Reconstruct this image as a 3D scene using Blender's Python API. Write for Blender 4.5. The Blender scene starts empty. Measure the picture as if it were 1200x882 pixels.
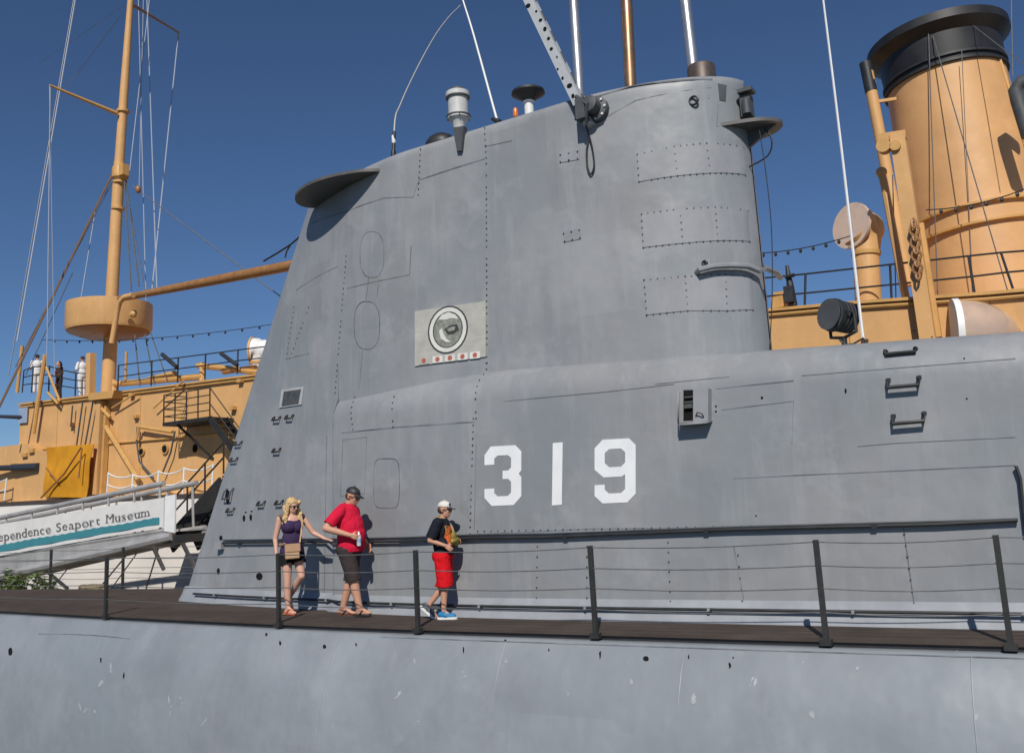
import bpy, bmesh, math, random
from mathutils import Vector as V, Matrix as M, geometry
random.seed(7)
R_ = math.radians
S = bpy.context.scene
COL = S.collection
# ------------------------------------------------------------------ camera
# the submarine's own axes: X along the boat towards the bow, Y away from the camera, Z up, deck at z = 0
PP = (600., 400.); VX = (-1170., 685.); VY = (1288., 555.)
F = math.sqrt(-((VX[0]-PP[0])*(VY[0]-PP[0]) + (VX[1]-PP[1])*(VY[1]-PP[1])))
ax = -V((VX[0]-PP[0], -(VX[1]-PP[1]), -F)).normalized()
ay = V((VY[0]-PP[0], -(VY[1]-PP[1]), -F)).normalized()
az = ax.cross(ay)
ROT = M((ax, ay, az)).transposed()          # world -> camera
CAM = V((0, 0, 1.45))
cd = bpy.data.cameras.new('camera'); co = bpy.data.objects.new('camera', cd); COL.objects.link(co)
cd.sensor_fit = 'HORIZONTAL'; cd.sensor_width = 36; cd.lens = 36*F/1200
cd.shift_x = 0; cd.shift_y = -41/1200
cd.clip_start = .1; cd.clip_end = 12000
co.matrix_world = M.Translation(CAM) @ ROT.transposed().to_4x4()
S.camera = co
# ------------------------------------------------------------------ sky, sun, exposure
SUN_EL = R_(42); TO_SUN_XY = V((.47, -1, 0)).normalized()
w = bpy.data.worlds.new('World'); S.world = w; w.use_nodes = True
nt = w.node_tree; nt.nodes.clear()
sk = nt.nodes.new('ShaderNodeTexSky'); sk.sky_type = 'NISHITA'; sk.sun_disc = False
sk.sun_elevation = SUN_EL; sk.sun_rotation = math.atan2(TO_SUN_XY.x, TO_SUN_XY.y)
sk.air_density = .8; sk.dust_density = 0.0; sk.ozone_density = 8.0; sk.altitude = 0
bg = nt.nodes.new('ShaderNodeBackground'); bg.inputs[1].default_value = .070
wo = nt.nodes.new('ShaderNodeOutputWorld')
nt.links.new(sk.outputs[0], bg.inputs[0]); nt.links.new(bg.outputs[0], wo.inputs[0])
sd = bpy.data.lights.new('sun', 'SUN'); sd.energy = 4.1; sd.angle = R_(.5); sd.color = (1, .95, .87)
so = bpy.data.objects.new('sun', sd); COL.objects.link(so)
so.location = (5, -10, 30)
tosun = V((TO_SUN_XY.x*math.cos(SUN_EL), TO_SUN_XY.y*math.cos(SUN_EL), math.sin(SUN_EL)))
so.rotation_euler = tosun.to_track_quat('Z', 'Y').to_euler()
S.view_settings.view_transform = 'Standard'; S.view_settings.look = 'None'
S.view_settings.exposure = 0; S.view_settings.gamma = 1
S.render.engine = 'CYCLES'
# ------------------------------------------------------------------ pixel helpers (direction + known plane -> point)
def ray(px, py): return ROT.transposed() @ V((px-PP[0], -(py-PP[1]), -F))
def onY(px, py, y): r = ray(px, py); return CAM + r*(y/r.y)
def onZ(px, py, z): r = ray(px, py); return CAM + r*((z-CAM.z)/r.z)
def mpp(p):                                  # metres per photo pixel at a point
    return -(ROT @ (V(p)-CAM)).z/F
# ------------------------------------------------------------------ materials
MATS = {}
def N(nt, t, **kw):
    n = nt.nodes.new(t)
    for k, v in kw.items():
        if k.startswith('i_'): n.inputs[int(k[2:])].default_value = v
        else: setattr(n, k, v)
    return n
def mat(name, col, rough=.5, metal=0, var=.12, scale=3., streak=0., spots=0., rust=0., bump=0., bscale=8., spec=.5, stretch=(1, 1, .12), stain=(.16, .10, .06), coat=0, col2=None, cells=0.):
    if name in MATS: return MATS[name]
    m = bpy.data.materials.new(name); m.use_nodes = True; t = m.node_tree
    b = t.nodes['Principled BSDF']; L = t.links.new
    b.inputs['Roughness'].default_value = rough; b.inputs['Metallic'].default_value = metal
    b.inputs['Specular IOR Level'].default_value = spec
    if coat: b.inputs['Coat Weight'].default_value = coat
    tc = N(t, 'ShaderNodeNewGeometry')
    c0 = (*col, 1)
    n1 = N(t, 'ShaderNodeTexNoise'); n1.inputs['Scale'].default_value = scale; n1.inputs['Detail'].default_value = 6; n1.inputs['Roughness'].default_value = .6
    L(tc.outputs['Position'], n1.inputs['Vector'])
    mr = N(t, 'ShaderNodeMapRange'); mr.inputs[1].default_value = .3; mr.inputs[2].default_value = .7
    mr.inputs[3].default_value = 1-var; mr.inputs[4].default_value = 1+var
    L(n1.outputs[0], mr.inputs[0])
    mul = N(t, 'ShaderNodeVectorMath', operation='SCALE'); mul.inputs[0].default_value = col
    L(mr.outputs[0], mul.inputs['Scale'])
    cur = mul.outputs[0]
    def over(fac, colr):
        nonlocal cur
        mx = N(t, 'ShaderNodeMix', data_type='RGBA'); mx.inputs['B'].default_value = (*colr, 1)
        L(fac, mx.inputs['Factor']); L(cur, mx.inputs['A']); cur = mx.outputs['Result']
    def mask(sc, lo, hi, amt, st=(1, 1, 1), det=5):
        mp = N(t, 'ShaderNodeMapping'); mp.inputs['Scale'].default_value = st
        L(tc.outputs['Position'], mp.inputs[0])
        n = N(t, 'ShaderNodeTexNoise'); n.inputs['Scale'].default_value = sc; n.inputs['Detail'].default_value = det; n.inputs['Roughness'].default_value = .65
        L(mp.outputs[0], n.inputs['Vector'])
        r = N(t, 'ShaderNodeMapRange'); r.inputs[1].default_value = lo; r.inputs[2].default_value = hi; r.inputs[4].default_value = amt
        L(n.outputs[0], r.inputs[0]); return r.outputs[0]
    if cells:                                # touched-up rectangles of slightly different paint
        mp = N(t, 'ShaderNodeMapping'); mp.inputs['Scale'].default_value = (1, .05, 1); L(tc.outputs['Position'], mp.inputs[0])
        vo = N(t, 'ShaderNodeTexVoronoi', distance='CHEBYCHEV'); vo.inputs['Scale'].default_value = .75; L(mp.outputs[0], vo.inputs['Vector'])
        sp = N(t, 'ShaderNodeSeparateColor'); L(vo.outputs['Color'], sp.inputs[0])
        cr = N(t, 'ShaderNodeMapRange'); cr.inputs[3].default_value = 1-cells; cr.inputs[4].default_value = 1+cells; L(sp.outputs[0], cr.inputs[0])
        m2 = N(t, 'ShaderNodeVectorMath', operation='SCALE'); L(cur, m2.inputs[0]); L(cr.outputs[0], m2.inputs['Scale']); cur = m2.outputs[0]
    if col2: over(mask(.45, .42, .62, .8, det=4), col2)
    if streak:
        over(mask(5, .52, .75, streak, stretch), tuple(min(1, c*1.35) for c in col))
        over(mask(4.3, .55, .8, streak, stretch), tuple(c*.7 for c in col))
    if spots: over(mask(1.3, .56, .70, spots), tuple(min(1, c*1.22+.008) for c in col)); over(mask(1.05, .58, .70, spots*.7, (1, 1, .5)), tuple(c*.84 for c in col))
    if rust:
        over(mask(7, .62, .8, rust, stretch), stain)
        over(mask(30, .71, .76, min(1, rust*1.6), det=3), stain)
    L(cur, b.inputs['Base Color'])
    rr = N(t, 'ShaderNodeMapRange'); rr.inputs[3].default_value = max(.05, rough-.12); rr.inputs[4].default_value = min(1, rough+.15)
    L(n1.outputs[0], rr.inputs[0]); L(rr.outputs[0], b.inputs['Roughness'])
    if bump:
        n2 = N(t, 'ShaderNodeTexNoise'); n2.inputs['Scale'].default_value = bscale; n2.inputs['Detail'].default_value = 3
        L(tc.outputs['Position'], n2.inputs['Vector'])
        bp = N(t, 'ShaderNodeBump'); bp.inputs['Strength'].default_value = 1; bp.inputs['Distance'].default_value = bump
        L(n2.outputs[0], bp.inputs['Height']); L(bp.outputs[0], b.inputs['Normal'])
    MATS[name] = m; return m
GREY = mat('grey_paint', (.266, .271, .281), .42, col2=(.222, .243, .260), cells=.065, var=.10, scale=.8, streak=.42, spots=.6, rust=.16, bump=.028, bscale=1.3, spec=.4)
GREYP = mat('grey_paint_panel', (.268, .274, .290), .42, var=.09, scale=1.7, streak=.3, spots=.3, rust=.08, bump=.01, bscale=2, spec=.4)
HULLG = mat('hull_grey_paint', (.238, .258, .282), .42, col2=(.218, .244, .272), cells=.04, var=.12, scale=1.0, streak=.16, spots=.5, rust=.22, bump=.045, bscale=1.1, spec=.4, stretch=(1, .3, .25))
SKIRT = mat('skirt_paint', (.275, .292, .315), .5, var=.12, scale=2, streak=.3, rust=.25)
GRIME = mat('seam_grime', (.085, .092, .10), .8, var=.3, scale=6, spec=.2)
SEAM = mat('seam_gap', (.12, .127, .14), .8, var=.3, scale=5, spec=.2)
_t = SEAM.node_tree; _b = _t.nodes['Principled BSDF']; _src = _b.inputs['Base Color'].links[0].from_socket
_g = N(_t, 'ShaderNodeNewGeometry'); _n = N(_t, 'ShaderNodeTexNoise'); _n.inputs['Scale'].default_value = 2.3; _n.inputs['Detail'].default_value = 4
_r = N(_t, 'ShaderNodeMapRange'); _r.inputs[1].default_value = .40; _r.inputs[2].default_value = .62; _m = N(_t, 'ShaderNodeMix', data_type='RGBA'); _m.inputs['B'].default_value = (.235, .245, .265, 1)
_t.links.new(_g.outputs['Position'], _n.inputs['Vector']); _t.links.new(_n.outputs[0], _r.inputs[0]); _t.links.new(_r.outputs[0], _m.inputs['Factor']); _t.links.new(_src, _m.inputs['A']); _t.links.new(_m.outputs['Result'], _b.inputs['Base Color'])
BLACKP = mat('black_paint', (.022, .023, .025), .5, var=.3, scale=5, rust=.08)
DARK = mat('dark_hole', (.012, .012, .013), .9, spec=.1)
DGREY = mat('dark_grey_paint', (.07, .075, .08), .55, var=.2, scale=4, rust=.1)
DECK = mat('deck_tread', (.068, .053, .045), .85, var=.25, scale=1.6, streak=.06, spots=.4, bump=.004, bscale=60, spec=.2, stretch=(.15, 1, 1))
WHITEP = mat('white_paint', (.74, .74, .73), .5, var=.05, scale=4, rust=.05)
WNUM = mat('numeral_white', (.76, .77, .78), .55, var=.04, scale=5, streak=.08, rust=.03)
STEEL = mat('polished_steel', (.56, .565, .58), .36, .85, var=.06, scale=2)
BRASS = mat('brown_metal', (.36, .21, .125), .38, .8, var=.15, scale=2.5)
BUFF = mat('buff_paint', (.62, .355, .145), .5, var=.08, scale=.8, streak=.3, spots=.3, rust=.38, bump=.016, bscale=1.5, spec=.35, stain=(.22, .12, .05))
BUFFD = mat('buff_trim', (.55, .31, .10), .5, var=.12, scale=2.5, rust=.25, stain=(.2, .1, .04))
BROWNB = mat('boom_brown', (.30, .145, .05), .4, var=.2, scale=3, rust=.1)
OWHITE = mat('white_hull_paint', (.72, .68, .63), .5, var=.05, scale=.7, streak=.15, rust=.16, bump=.012, bscale=1.1, stain=(.4, .3, .22))
PINKV = mat('vent_mouth', (.62, .46, .36), .55, var=.1, scale=3)
SKIN = mat('skin', (.52, .27, .18), .5, var=.06, scale=9, spec=.35)
WIRE = mat('wire_rope', (.16, .16, .16), .5, .4, var=.2, scale=8)
ROPEW = mat('pale_rope', (.62, .58, .50), .8, var=.1, scale=8)
TAN = mat('tan_leather', (.48, .30, .17), .55, var=.08, scale=12)
# ------------------------------------------------------------------ mesh builder
class MB:
    def __init__(s): s.v = []; s.f = []; s.sm = []
    def add(s, vs, fs, smooth=False):
        o = len(s.v); s.v += [tuple(x) for x in vs]
        s.f += [tuple(i+o for i in f) for f in fs]; s.sm += [smooth]*len(fs); return s
    def box(s, c, sz, rot=None):
        c = V(c); h = V(sz)/2
        vs = [V((x*h.x, y*h.y, z*h.z)) for x in (-1, 1) for y in (-1, 1) for z in (-1, 1)]
        if rot: vs = [rot @ v for v in vs]
        return s.add([c+v for v in vs], [(0, 1, 3, 2), (4, 6, 7, 5), (0, 4, 5, 1), (2, 3, 7, 6), (0, 2, 6, 4), (1, 5, 7, 3)])
    def bar(s, a, b, w, h, up=V((0, 0, 1))):
        a = V(a); b = V(b); d = (b-a).normalized(); x = d.cross(up)
        if x.length < 1e-4: x = d.cross(V((0, 1, 0)))
        x.normalize(); y = x.cross(d)
        vs = [p+x*i*w/2+y*j*h/2 for p in (a, b) for i, j in ((-1, -1), (1, -1), (1, 1), (-1, 1))]
        return s.add(vs, [(3, 2, 1, 0), (4, 5, 6, 7), (0, 1, 5, 4), (1, 2, 6, 5), (2, 3, 7, 6), (3, 0, 4, 7)])
    def tube(s, pts, r, n=8, cap=True, sc=(1, 1)):
        pts = [V(p) for p in pts]; rs = r if isinstance(r, (list, tuple)) else [r]*len(pts)
        vs = []; fs = []; ref = None
        for i, p in enumerate(pts):
            d = (pts[min(i+1, len(pts)-1)]-pts[max(i-1, 0)]).normalized()
            if ref is None:
                ref = d.cross(V((0, 0, 1)))
                if ref.length < .05: ref = d.cross(V((0, 1, 0)))
            x = (ref-d*ref.dot(d)).normalized(); ref = x; y = d.cross(x)
            for k in range(n):
                a = 2*math.pi*k/n; vs.append(p+(x*math.cos(a)*sc[0]+y*math.sin(a)*sc[1])*rs[i])
        for i in range(len(pts)-1):
            for k in range(n):
                k2 = (k+1) % n; fs.append((i*n+k, i*n+k2, (i+1)*n+k2, (i+1)*n+k))
        s.add(vs, fs, True)
        if cap:
            s.add(vs[:n], [tuple(reversed(range(n)))]); s.add(vs[-n:], [tuple(range(n))])
        return s
    def lathe(s, base, prof, n=24, axis=V((0, 0, 1)), smooth=True, sx=1, sy=1):
        q = V((0, 0, 1)).rotation_difference(axis).to_matrix(); vs = []; fs = []
        for r, z in prof:
            for k in range(n):
                a = 2*math.pi*k/n; vs.append(V(base)+q @ V((r*math.cos(a)*sx, r*math.sin(a)*sy, z)))
        for i in range(len(prof)-1):
            for k in range(n):
                k2 = (k+1) % n; fs.append((i*n+k, i*n+k2, (i+1)*n+k2, (i+1)*n+k))
        s.add(vs, fs, smooth); s.add(vs[:n], [tuple(reversed(range(n)))]); s.add(vs[-n:], [tuple(range(n))]); return s
    def ball(s, c, r, n=12, m=8, rot=None):
        r = V(r) if not isinstance(r, (int, float)) else V((r, r, r)); vs = []; fs = []
        for i in range(m+1):
            t = math.pi*i/m
            for k in range(n):
                a = 2*math.pi*k/n
                v = V((r.x*math.sin(t)*math.cos(a), r.y*math.sin(t)*math.sin(a), -r.z*math.cos(t)))
                if rot: v = rot @ v
                vs.append(V(c)+v)
        for i in range(m):
            for k in range(n):
                k2 = (k+1) % n; fs.append((i*n+k, i*n+k2, (i+1)*n+k2, (i+1)*n+k))
        return s.add(vs, fs, True)
    def grid(s, pts, smooth=True):           # pts[i][j]
        n = len(pts); m = len(pts[0])
        return s.add([p for r in pts for p in r], [(i*m+j, i*m+j+1, (i+1)*m+j+1, (i+1)*m+j) for i in range(n-1) for j in range(m-1)], smooth)
    def prism(s, loop, d, holes=()):         # flat loop of points thickened by vector d, with holes
        loops = [[V(p) for p in loop]]+[[V(p) for p in h] for h in holes]
        flat = [p for l in loops for p in l]; tris = geometry.tessellate_polygon(loops); n = len(flat); d = V(d)
        s.add(flat+[p+d for p in flat], [tuple(t) for t in tris]+[tuple(i+n for i in reversed(t)) for t in tris])
        for l in loops:
            m = len(l); s.add(l+[p+d for p in l], [(i, (i+1) % m, m+(i+1) % m, m+i) for i in range(m)])
        return s
WORLD = {}
def spl(pts, n=5):
    P_ = [V(p) for p in pts]; out = []
    for i in range(len(P_)-1):
        p0, p1, p2, p3 = P_[max(i-1, 0)], P_[i], P_[i+1], P_[min(i+2, len(P_)-1)]
        for k in range(n):
            t_ = k/n; out.append(.5*((2*p1)+(p2-p0)*t_+(2*p0-5*p1+4*p2-p3)*t_*t_+(3*p1-p0-3*p2+p3)*t_**3))
    out.append(P_[-1]); return out
def wloc(o): return WORLD.get(o.name, V((0, 0, 0)))
def raw(name, me, parent, material, origin=None):
    o = bpy.data.objects.new(name, me); COL.objects.link(o)
    if origin is None:
        lo = V([min(v.co[i] for v in me.vertices) for i in range(3)]); hi = V([max(v.co[i] for v in me.vertices) for i in range(3)])
        origin = V(((lo.x+hi.x)/2, (lo.y+hi.y)/2, lo.z))
    me.transform(M.Translation(-origin))
    WORLD[o.name] = origin.copy()
    if parent: o.parent = parent; o.location = origin-wloc(parent)
    else: o.location = origin
    if material:
        me.materials.clear(); me.materials.append(material)
    return o
def obj(name, mb, material, parent=None, kind=None, fix=True, label=None):
    me = bpy.data.meshes.new(name); me.from_pydata(mb.v, [], mb.f)
    me.polygons.foreach_set('use_smooth', mb.sm)
    if fix:
        bm = bmesh.new(); bm.from_mesh(me); bmesh.ops.remove_doubles(bm, verts=bm.verts, dist=1e-5)
        bmesh.ops.recalc_face_normals(bm, faces=bm.faces); bm.to_mesh(me); bm.free()
    me.set_sharp_from_angle(angle=R_(38)); me.update()
    o = raw(name, me, parent, material)
    if kind: o['kind'] = kind
    if label: o['label'] = label
    return o
def thing(name, label, cat, loc, group=None):
    o = bpy.data.objects.new(name, None); COL.objects.link(o); o.location = loc; WORLD[o.name] = V(loc)
    o.empty_display_size = .2; return tag(o, label, cat, group)
def tag(o, label, cat, group=None):
    o['label'] = label; o['category'] = cat
    if group: o['group'] = group
    return o
def lerp(a, b, t): return a+(b-a)*t
def interp(tab, x):
    if x <= tab[0][0]: return tab[0][1]
    for (a, b), (c, d) in zip(tab, tab[1:]):
        if x <= c: return b+(d-b)*(x-a)/(c-a)
    return tab[-1][1]
def sstep(a, b, x): t = max(0, min(1, (x-a)/(b-a))); return t*t*(3-2*t)
# ================================================================== WATER
wm = bpy.data.materials.new('river_water'); wm.use_nodes = True
t = wm.node_tree; b = t.nodes['Principled BSDF']; b.inputs['Base Color'].default_value = (.035, .05, .042, 1); b.inputs['Roughness'].default_value = .12
g = N(t, 'ShaderNodeNewGeometry'); n = N(t, 'ShaderNodeTexNoise'); n.inputs['Scale'].default_value = 1.4; n.inputs['Detail'].default_value = 5
bp = N(t, 'ShaderNodeBump'); bp.inputs['Distance'].default_value = .12
t.links.new(g.outputs['Position'], n.inputs['Vector']); t.links.new(n.outputs[0], bp.inputs['Height']); t.links.new(bp.outputs[0], b.inputs['Normal'])
WZ = -2.7
o = obj('water', MB().add([(-5000, -5000, WZ), (5000, -5000, WZ), (5000, 5000, WZ), (-5000, 5000, WZ)], [(0, 1, 2, 3)]), wm); o['kind'] = 'structure'
# ================================================================== SUBMARINE
YC = 12.1
sub = thing('submarine', 'grey museum submarine with tall conning sail painted 319 in white', 'submarine', (-6, YC, WZ))
EDGE = [(-60, 1.0), (-40, 1.3), (-26, 1.55), (-18.4, 1.85), (-14.3, 2.22), (-10, 2.5), (-7.5, 2.57), (-5, 2.53), (-2.5, 2.5), (-.9, 2.42), (4, 2.3), (14, 1.9), (26, 1.2), (34, .4)]
def edge(x):
    return sum(interp(EDGE, x+d) for d in (-1.2, -.6, 0, .6, 1.2))/5
xs = [-60+i*1.0 for i in range(95)]
# deck slab with its tread surface, a dark gap, then the rounded casing side
mb = MB()
for z0, z1 in ((-.035, 0),):
    top = [[V((x, YC+s*edge(x), z1)) for s in (-1, -.5, 0, .5, 1)] for x in xs]; mb.grid(top, False)
    bot = [[V((x, YC+s*edge(x), z0)) for s in (-1, -.5, 0, .5, 1)] for x in xs]; mb.grid(bot, False)
    for s in (-1, 1): mb.grid([[V((x, YC+s*edge(x), z)) for z in (z0, z1)] for x in xs], False)
    for x in (xs[0], xs[-1]): mb.grid([[V((x, YC+s*edge(x), z)) for z in (z0, z1)] for s in (-1, 1)], False)
deck = obj('deck', mb, DECK, sub)
prof = [(-.12, -.10), (-.10, -.085), (.10, -.085), (.125, -.10), (.16, -.14), (.30, -.32), (.45, -.62), (.56, -1.05), (.66, -1.7), (.74, -2.4), (.72, -3.4)]
mb = MB(); xs2 = [-60+i*.5 for i in range(189)]
mb.grid([[V((x, YC-(edge(x)+p), z)) for p, z in prof] for x in xs2])
mb.grid([[V((x, YC+(edge(x)+p), z)) for p, z in prof] for x in xs2])
for x in (xs2[0], xs2[-1]):
    mb.grid([[V((x, YC+s*(edge(x)+p), z)) for s in (-1, 1)] for p, z in prof], False)
casing = obj('casing', mb, HULLG, sub)
def casing_pt(px, py, off=.0):               # near side of casing, by ray march
    r = ray(px, py).normalized(); tt = 5.
    while tt < 30:
        p = CAM+r*tt
        q = YC-edge(p.x)-p.y
        zz = interp(sorted((a, b_) for a, b_ in prof if a > -.1), q) if q < .72 else -9
        if p.z <= zz: return p-r*off
        tt += .01
    return p
mb = MB()
mb.grid([[V((x, YC-(edge(x)-.03), z)) for z in (-.09, -.03)] for x in xs2], False)
obj('gap_shade', mb, BLACKP, sub)  # black strip standing in for the shade in the gap under the deck

# ---- the sail: half breadths about the centre line
def bU(x, z):
    xte = -15.1+.48*z; xle = -3.45; xa = -5.9
    if x <= xte or x >= xle: return 0
    if x > xa: b = 1.12*math.sqrt(max(0, 1-((x-xa)/(xle-xa))**2))
    else:
        s = min(1, (x-xte)/(-8.6-xte)); b = .10+1.02*(1-(1-s)**1.7)
        b *= math.sqrt(min(1, (x-xte)/.12))
    b *= 1-.035*z/7
    return b
ZT = 7.1
def ztopL(x): return interp([(-7, 3.36), (0, 2.95), (8, 2.6)], x)
PL = [(-10.5, 1.10), (-10.1, 1.19), (-9, 1.35), (-8.2, 1.43), (-7.2, 1.49), (-6, 1.51), (0, 1.5), (3, 1.38)]
RS = .46
def bL(x, z):
    if x > 6.6: return 0
    if x > 3: b = 1.38*math.sqrt(max(0, 1-((x-3)/3.6)**2))
    else: b = sum(interp(PL, x+d) for d in (-.12, 0, .12))/3
    b -= .022*z
    zz = z-(ztopL(x)-RS)
    if zz > 0: b -= (RS-math.sqrt(max(0, RS*RS-zz*zz)))
    if x < -10.1: b = lerp(min(b, bU(x, z)-.05), b, sstep(-10.42, -10.22, x))
    return max(b, 0)
def wallY(x, z, which):
    if which == 'U': return YC-bU(x, z)
    if which == 'L': return YC-bL(x, z)
    return YC-max(bU(x, z), bL(x, z) if (x > -10.45 and z < ztopL(x)) else 0)
def hit(px, py, which='A'):
    r = ray(px, py).normalized(); prev = None; tt = 8.
    while tt < 26:
        p = CAM+r*tt
        d = p.y-wallY(p.x, p.z, which)
        if d > 0 and abs(p.y-YC) < 1.7:
            lo, hi = tt-.05, tt
            for _ in range(12):
                md = (lo+hi)/2; q = CAM+r*md
                if q.y > wallY(q.x, q.z, which): hi = md
                else: lo = md
            return CAM+r*hi
        tt += .05
    return onY(px, py, YC)
def nrm(x, z, which='A'):
    e = .02
    return V((-(-wallY(x+e, z, which)+wallY(x-e, z, which))/(2*e)*1, -1, (wallY(x, z+e, which)-wallY(x, z-e, which))/(2*e))).normalized()
def surf(px, py, off=0, which='A'):
    p = hit(px, py, which)
    n = nrm(p.x, p.z, which); return p+n*off
def surfXZ(x, z, off=0, which='A'): return V((x, wallY(x, z, which), z))+nrm(x, z, which)*off
# upper sail mesh
def outlineU(z, inset):
    xte = -15.1+.48*z; xle = -3.45; pts = []
    for i in range(61):
        u = i/60; u2 = .5-.5*math.cos(math.pi*u)
        x = lerp(xte+.0005, xle-.0005, u2)
        pts.append((x, max(0, bU(x, z)-inset)))
    return pts
mb = MB(); zs = [-.02]+[i*.25 for i in range(1, 28)]+[6.9, 6.97]
levels = [(z, 0) for z in zs]+[(ZT-.13+.13*math.sin(a), .13*(1-math.cos(a))) for a in (R_(20), R_(45), R_(70), R_(90))]
ro = [outlineU(z, i) for z, i in levels]
for s in (-1, 1): mb.grid([[V((x, YC+s*b_, z)) for x, b_ in row] for row, (z, _) in zip(ro, levels)])
mb.grid([[V((x, YC+s*b_, ZT)) for s in (-1, 1)] for x, b_ in ro[-1]], False)
sail = obj('sail', mb, GREY, sub)
# lower sail mesh
xl = [-10.46+.03*i for i in range(12)]+[-10.05, -9.9, -9.75]+[-9.6+.3*i for i in range(43)]+[3.3+.25*i for i in range(11)]+[6.0, 6.2, 6.35, 6.47, 6.55, 6.598]
fr = [0, .15, .3, .45, .6, .75]
def lev(x):
    zt = ztopL(x); base = zt-RS
    return [base*k/10-.02*(k == 0) for k in range(11)]+[base+RS*math.sin(R_(a)) for a in (11, 22, 33, 44, 55, 66, 77, 90)]
mb = MB()
for s in (-1, 1): mb.grid([[V((x, YC+s*bL(x, z), z)) for z in lev(x)] for x in xl])
mb.grid([[V((x, YC+s*bL(x, ztopL(x)), ztopL(x))) for s in (-1, 1)] for x in xl], False)
base = obj('sail_base', mb, GREY, sub)
# flared skirt at the foot
mb = MB()
def foot(x): return max(bU(x, 0), bL(x, 0) if x > -10.45 else 0)
xf = [-15.09, -15.05, -14.98, -14.8]+[-14.6+.2*i for i in range(104)]
for s in (-1, 1):
    mb.grid([[V((x, YC+s*(foot(x)+o_), z)) for o_, z in ((-.03, .26), (.0, .24), (.05, .13), (.12, .03), (.14, -.01))] for x in xf])
obj('skirt', mb, SKIRT, sail)
# ---------------------------------------------------------------- surface fittings
def bil(q, u, v):
    a, b_, c, d = [V(p) for p in q]          # tl tr br bl
    return (a*(1-u)+b_*u)*(1-v)+(d*(1-u)+c*u)*v
def plate(name, quad, th=.01, m=GREYP, parent=None, nu=6, nv=4, which='A', label=None):
    q = [hit(*p, which) for p in quad]; q2 = [(p.x, p.z) for p in q]
    mb = MB(); gp = []
    rows = []
    for j in range(nv+1):
        row = []
        for i in range(nu+1):
            c = bil(q2, i/nu, j/nv); row.append(surfXZ(c.x, c.y, th, which))
        rows.append(row)
    mb.grid(rows, False)
    loop = [rows[0][i] for i in range(nu+1)]+[rows[j][nu] for j in range(1, nv+1)]+[rows[nv][i] for i in range(nu-1, -1, -1)]+[rows[j][0] for j in range(nv-1, 0, -1)]
    low = []
    for p in loop:
        low.append(V((p.x, p.y+th*1.6, p.z)))
    n_ = len(loop); mb.add(loop+low, [(i, (i+1) % n_, n_+(i+1) % n_, n_+i) for i in range(n_)])
    return obj(name, mb, m, parent or sail, label=label)
def along(pts, which, step):
    P_ = [hit(*p, which) for p in pts]; out = []
    for a, b_ in zip(P_, P_[1:]):
        n_ = max(1, int((b_-a).length/step))
        for i in range(n_): c = a.lerp(b_, i/n_); out.append((c.x, c.z))
    out.append((P_[-1].x, P_[-1].z)); return out
def rivets_on(mb, pts, which='A', step=.1, r=.013):
    for x, z in along(pts, which, step):
        if random.random() < .06: continue
        c = surfXZ(x, z, 0, which); n_ = nrm(x, z, which); u = n_.cross(V((0, 0, 1))).normalized(); v = n_.cross(u)
        rr = r*random.uniform(.7, 1.15)
        ring = [c+(u*math.cos(k*1.0472)+v*math.sin(k*1.0472))*rr-n_*.004 for k in range(6)]
        ring2 = [c+(u*math.cos(k*1.0472)+v*math.sin(k*1.0472))*rr*.7+n_*.016 for k in range(6)]
        mb.add(ring+ring2, [(k, (k+1) % 6, 6+(k+1) % 6, 6+k) for k in range(6)]+[tuple(range(6, 12))])
def seam(pts, which='A', wd=.012, parent=None, m=SEAM, name='seam', off=.004):
    L_ = along(pts, which, .25); rows = []
    for i, (x, z) in enumerate(L_):
        c = surfXZ(x, z, off, which); n_ = nrm(x, z, which)
        x2, z2 = L_[min(i+1, len(L_)-1)]; x1, z1 = L_[max(i-1, 0)]
        d = (surfXZ(x2, z2, off, which)-surfXZ(x1, z1, off, which)).normalized(); s_ = d.cross(n_)
        w_ = wd*random.uniform(.6, 1.2)
        rows.append([c-s_*w_/2-n_*.02, c-s_*w_/2, c+s_*w_/2, c+s_*w_/2-n_*.02])
    mb = MB(); mb.grid(rows, False); return obj(name, mb, m, parent or sail)
# bolted panels round the leading edge, three rows of three
rv = MB()
rows3 = [((747, 181), (790, 172), (828, 168), (871, 173), (873, 205), (832, 203), (794, 206), (749, 213)),
         ((752, 251), (797, 245), (838, 243), (876, 247), (878, 283), (841, 282), (800, 285), (754, 290)),
         ((755, 328), (803, 324), (850, 322), (880, 325), (882, 363), (852, 364), (806, 364), (758, 369))]
for a, b_, c, d, e, f_, g_, h_ in rows3:
    for q in ((a, b_, g_, h_), (b_, c, f_, g_), (c, d, e, f_)):
        plate('panel', q, .008, GREYP, sail, 6, 2)
    for ln in ((a, b_, c, d), (h_, g_, f_, e), (a, h_), (b_, g_), (c, f_)): rivets_on(rv, ln, 'A', .085, .0145)
    seam((h_, g_, f_, e), wd=.012)
obj('rivets', rv, mat('rivet_paint', (.11, .118, .13), .6, var=.3, scale=9), sail, 'stuff')
rv = MB()
for ln in [((570, 185), (571, 425)), ((493, 175), (490, 235)), ((568, 150), (570, 185)), ((406, 300), (393, 460)), ((362, 360), (340, 420)), ((345, 360), (336, 420)), ((570, 425), (558, 490)), ((555, 490), (551, 625)), ((462, 465), (461, 500)), ((416, 465), (414, 503))]:
    rivets_on(rv, ln, 'A', .09, .013)
obj('rivets', rv, GRIME, sail, 'stuff')
rv = MB()
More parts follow.
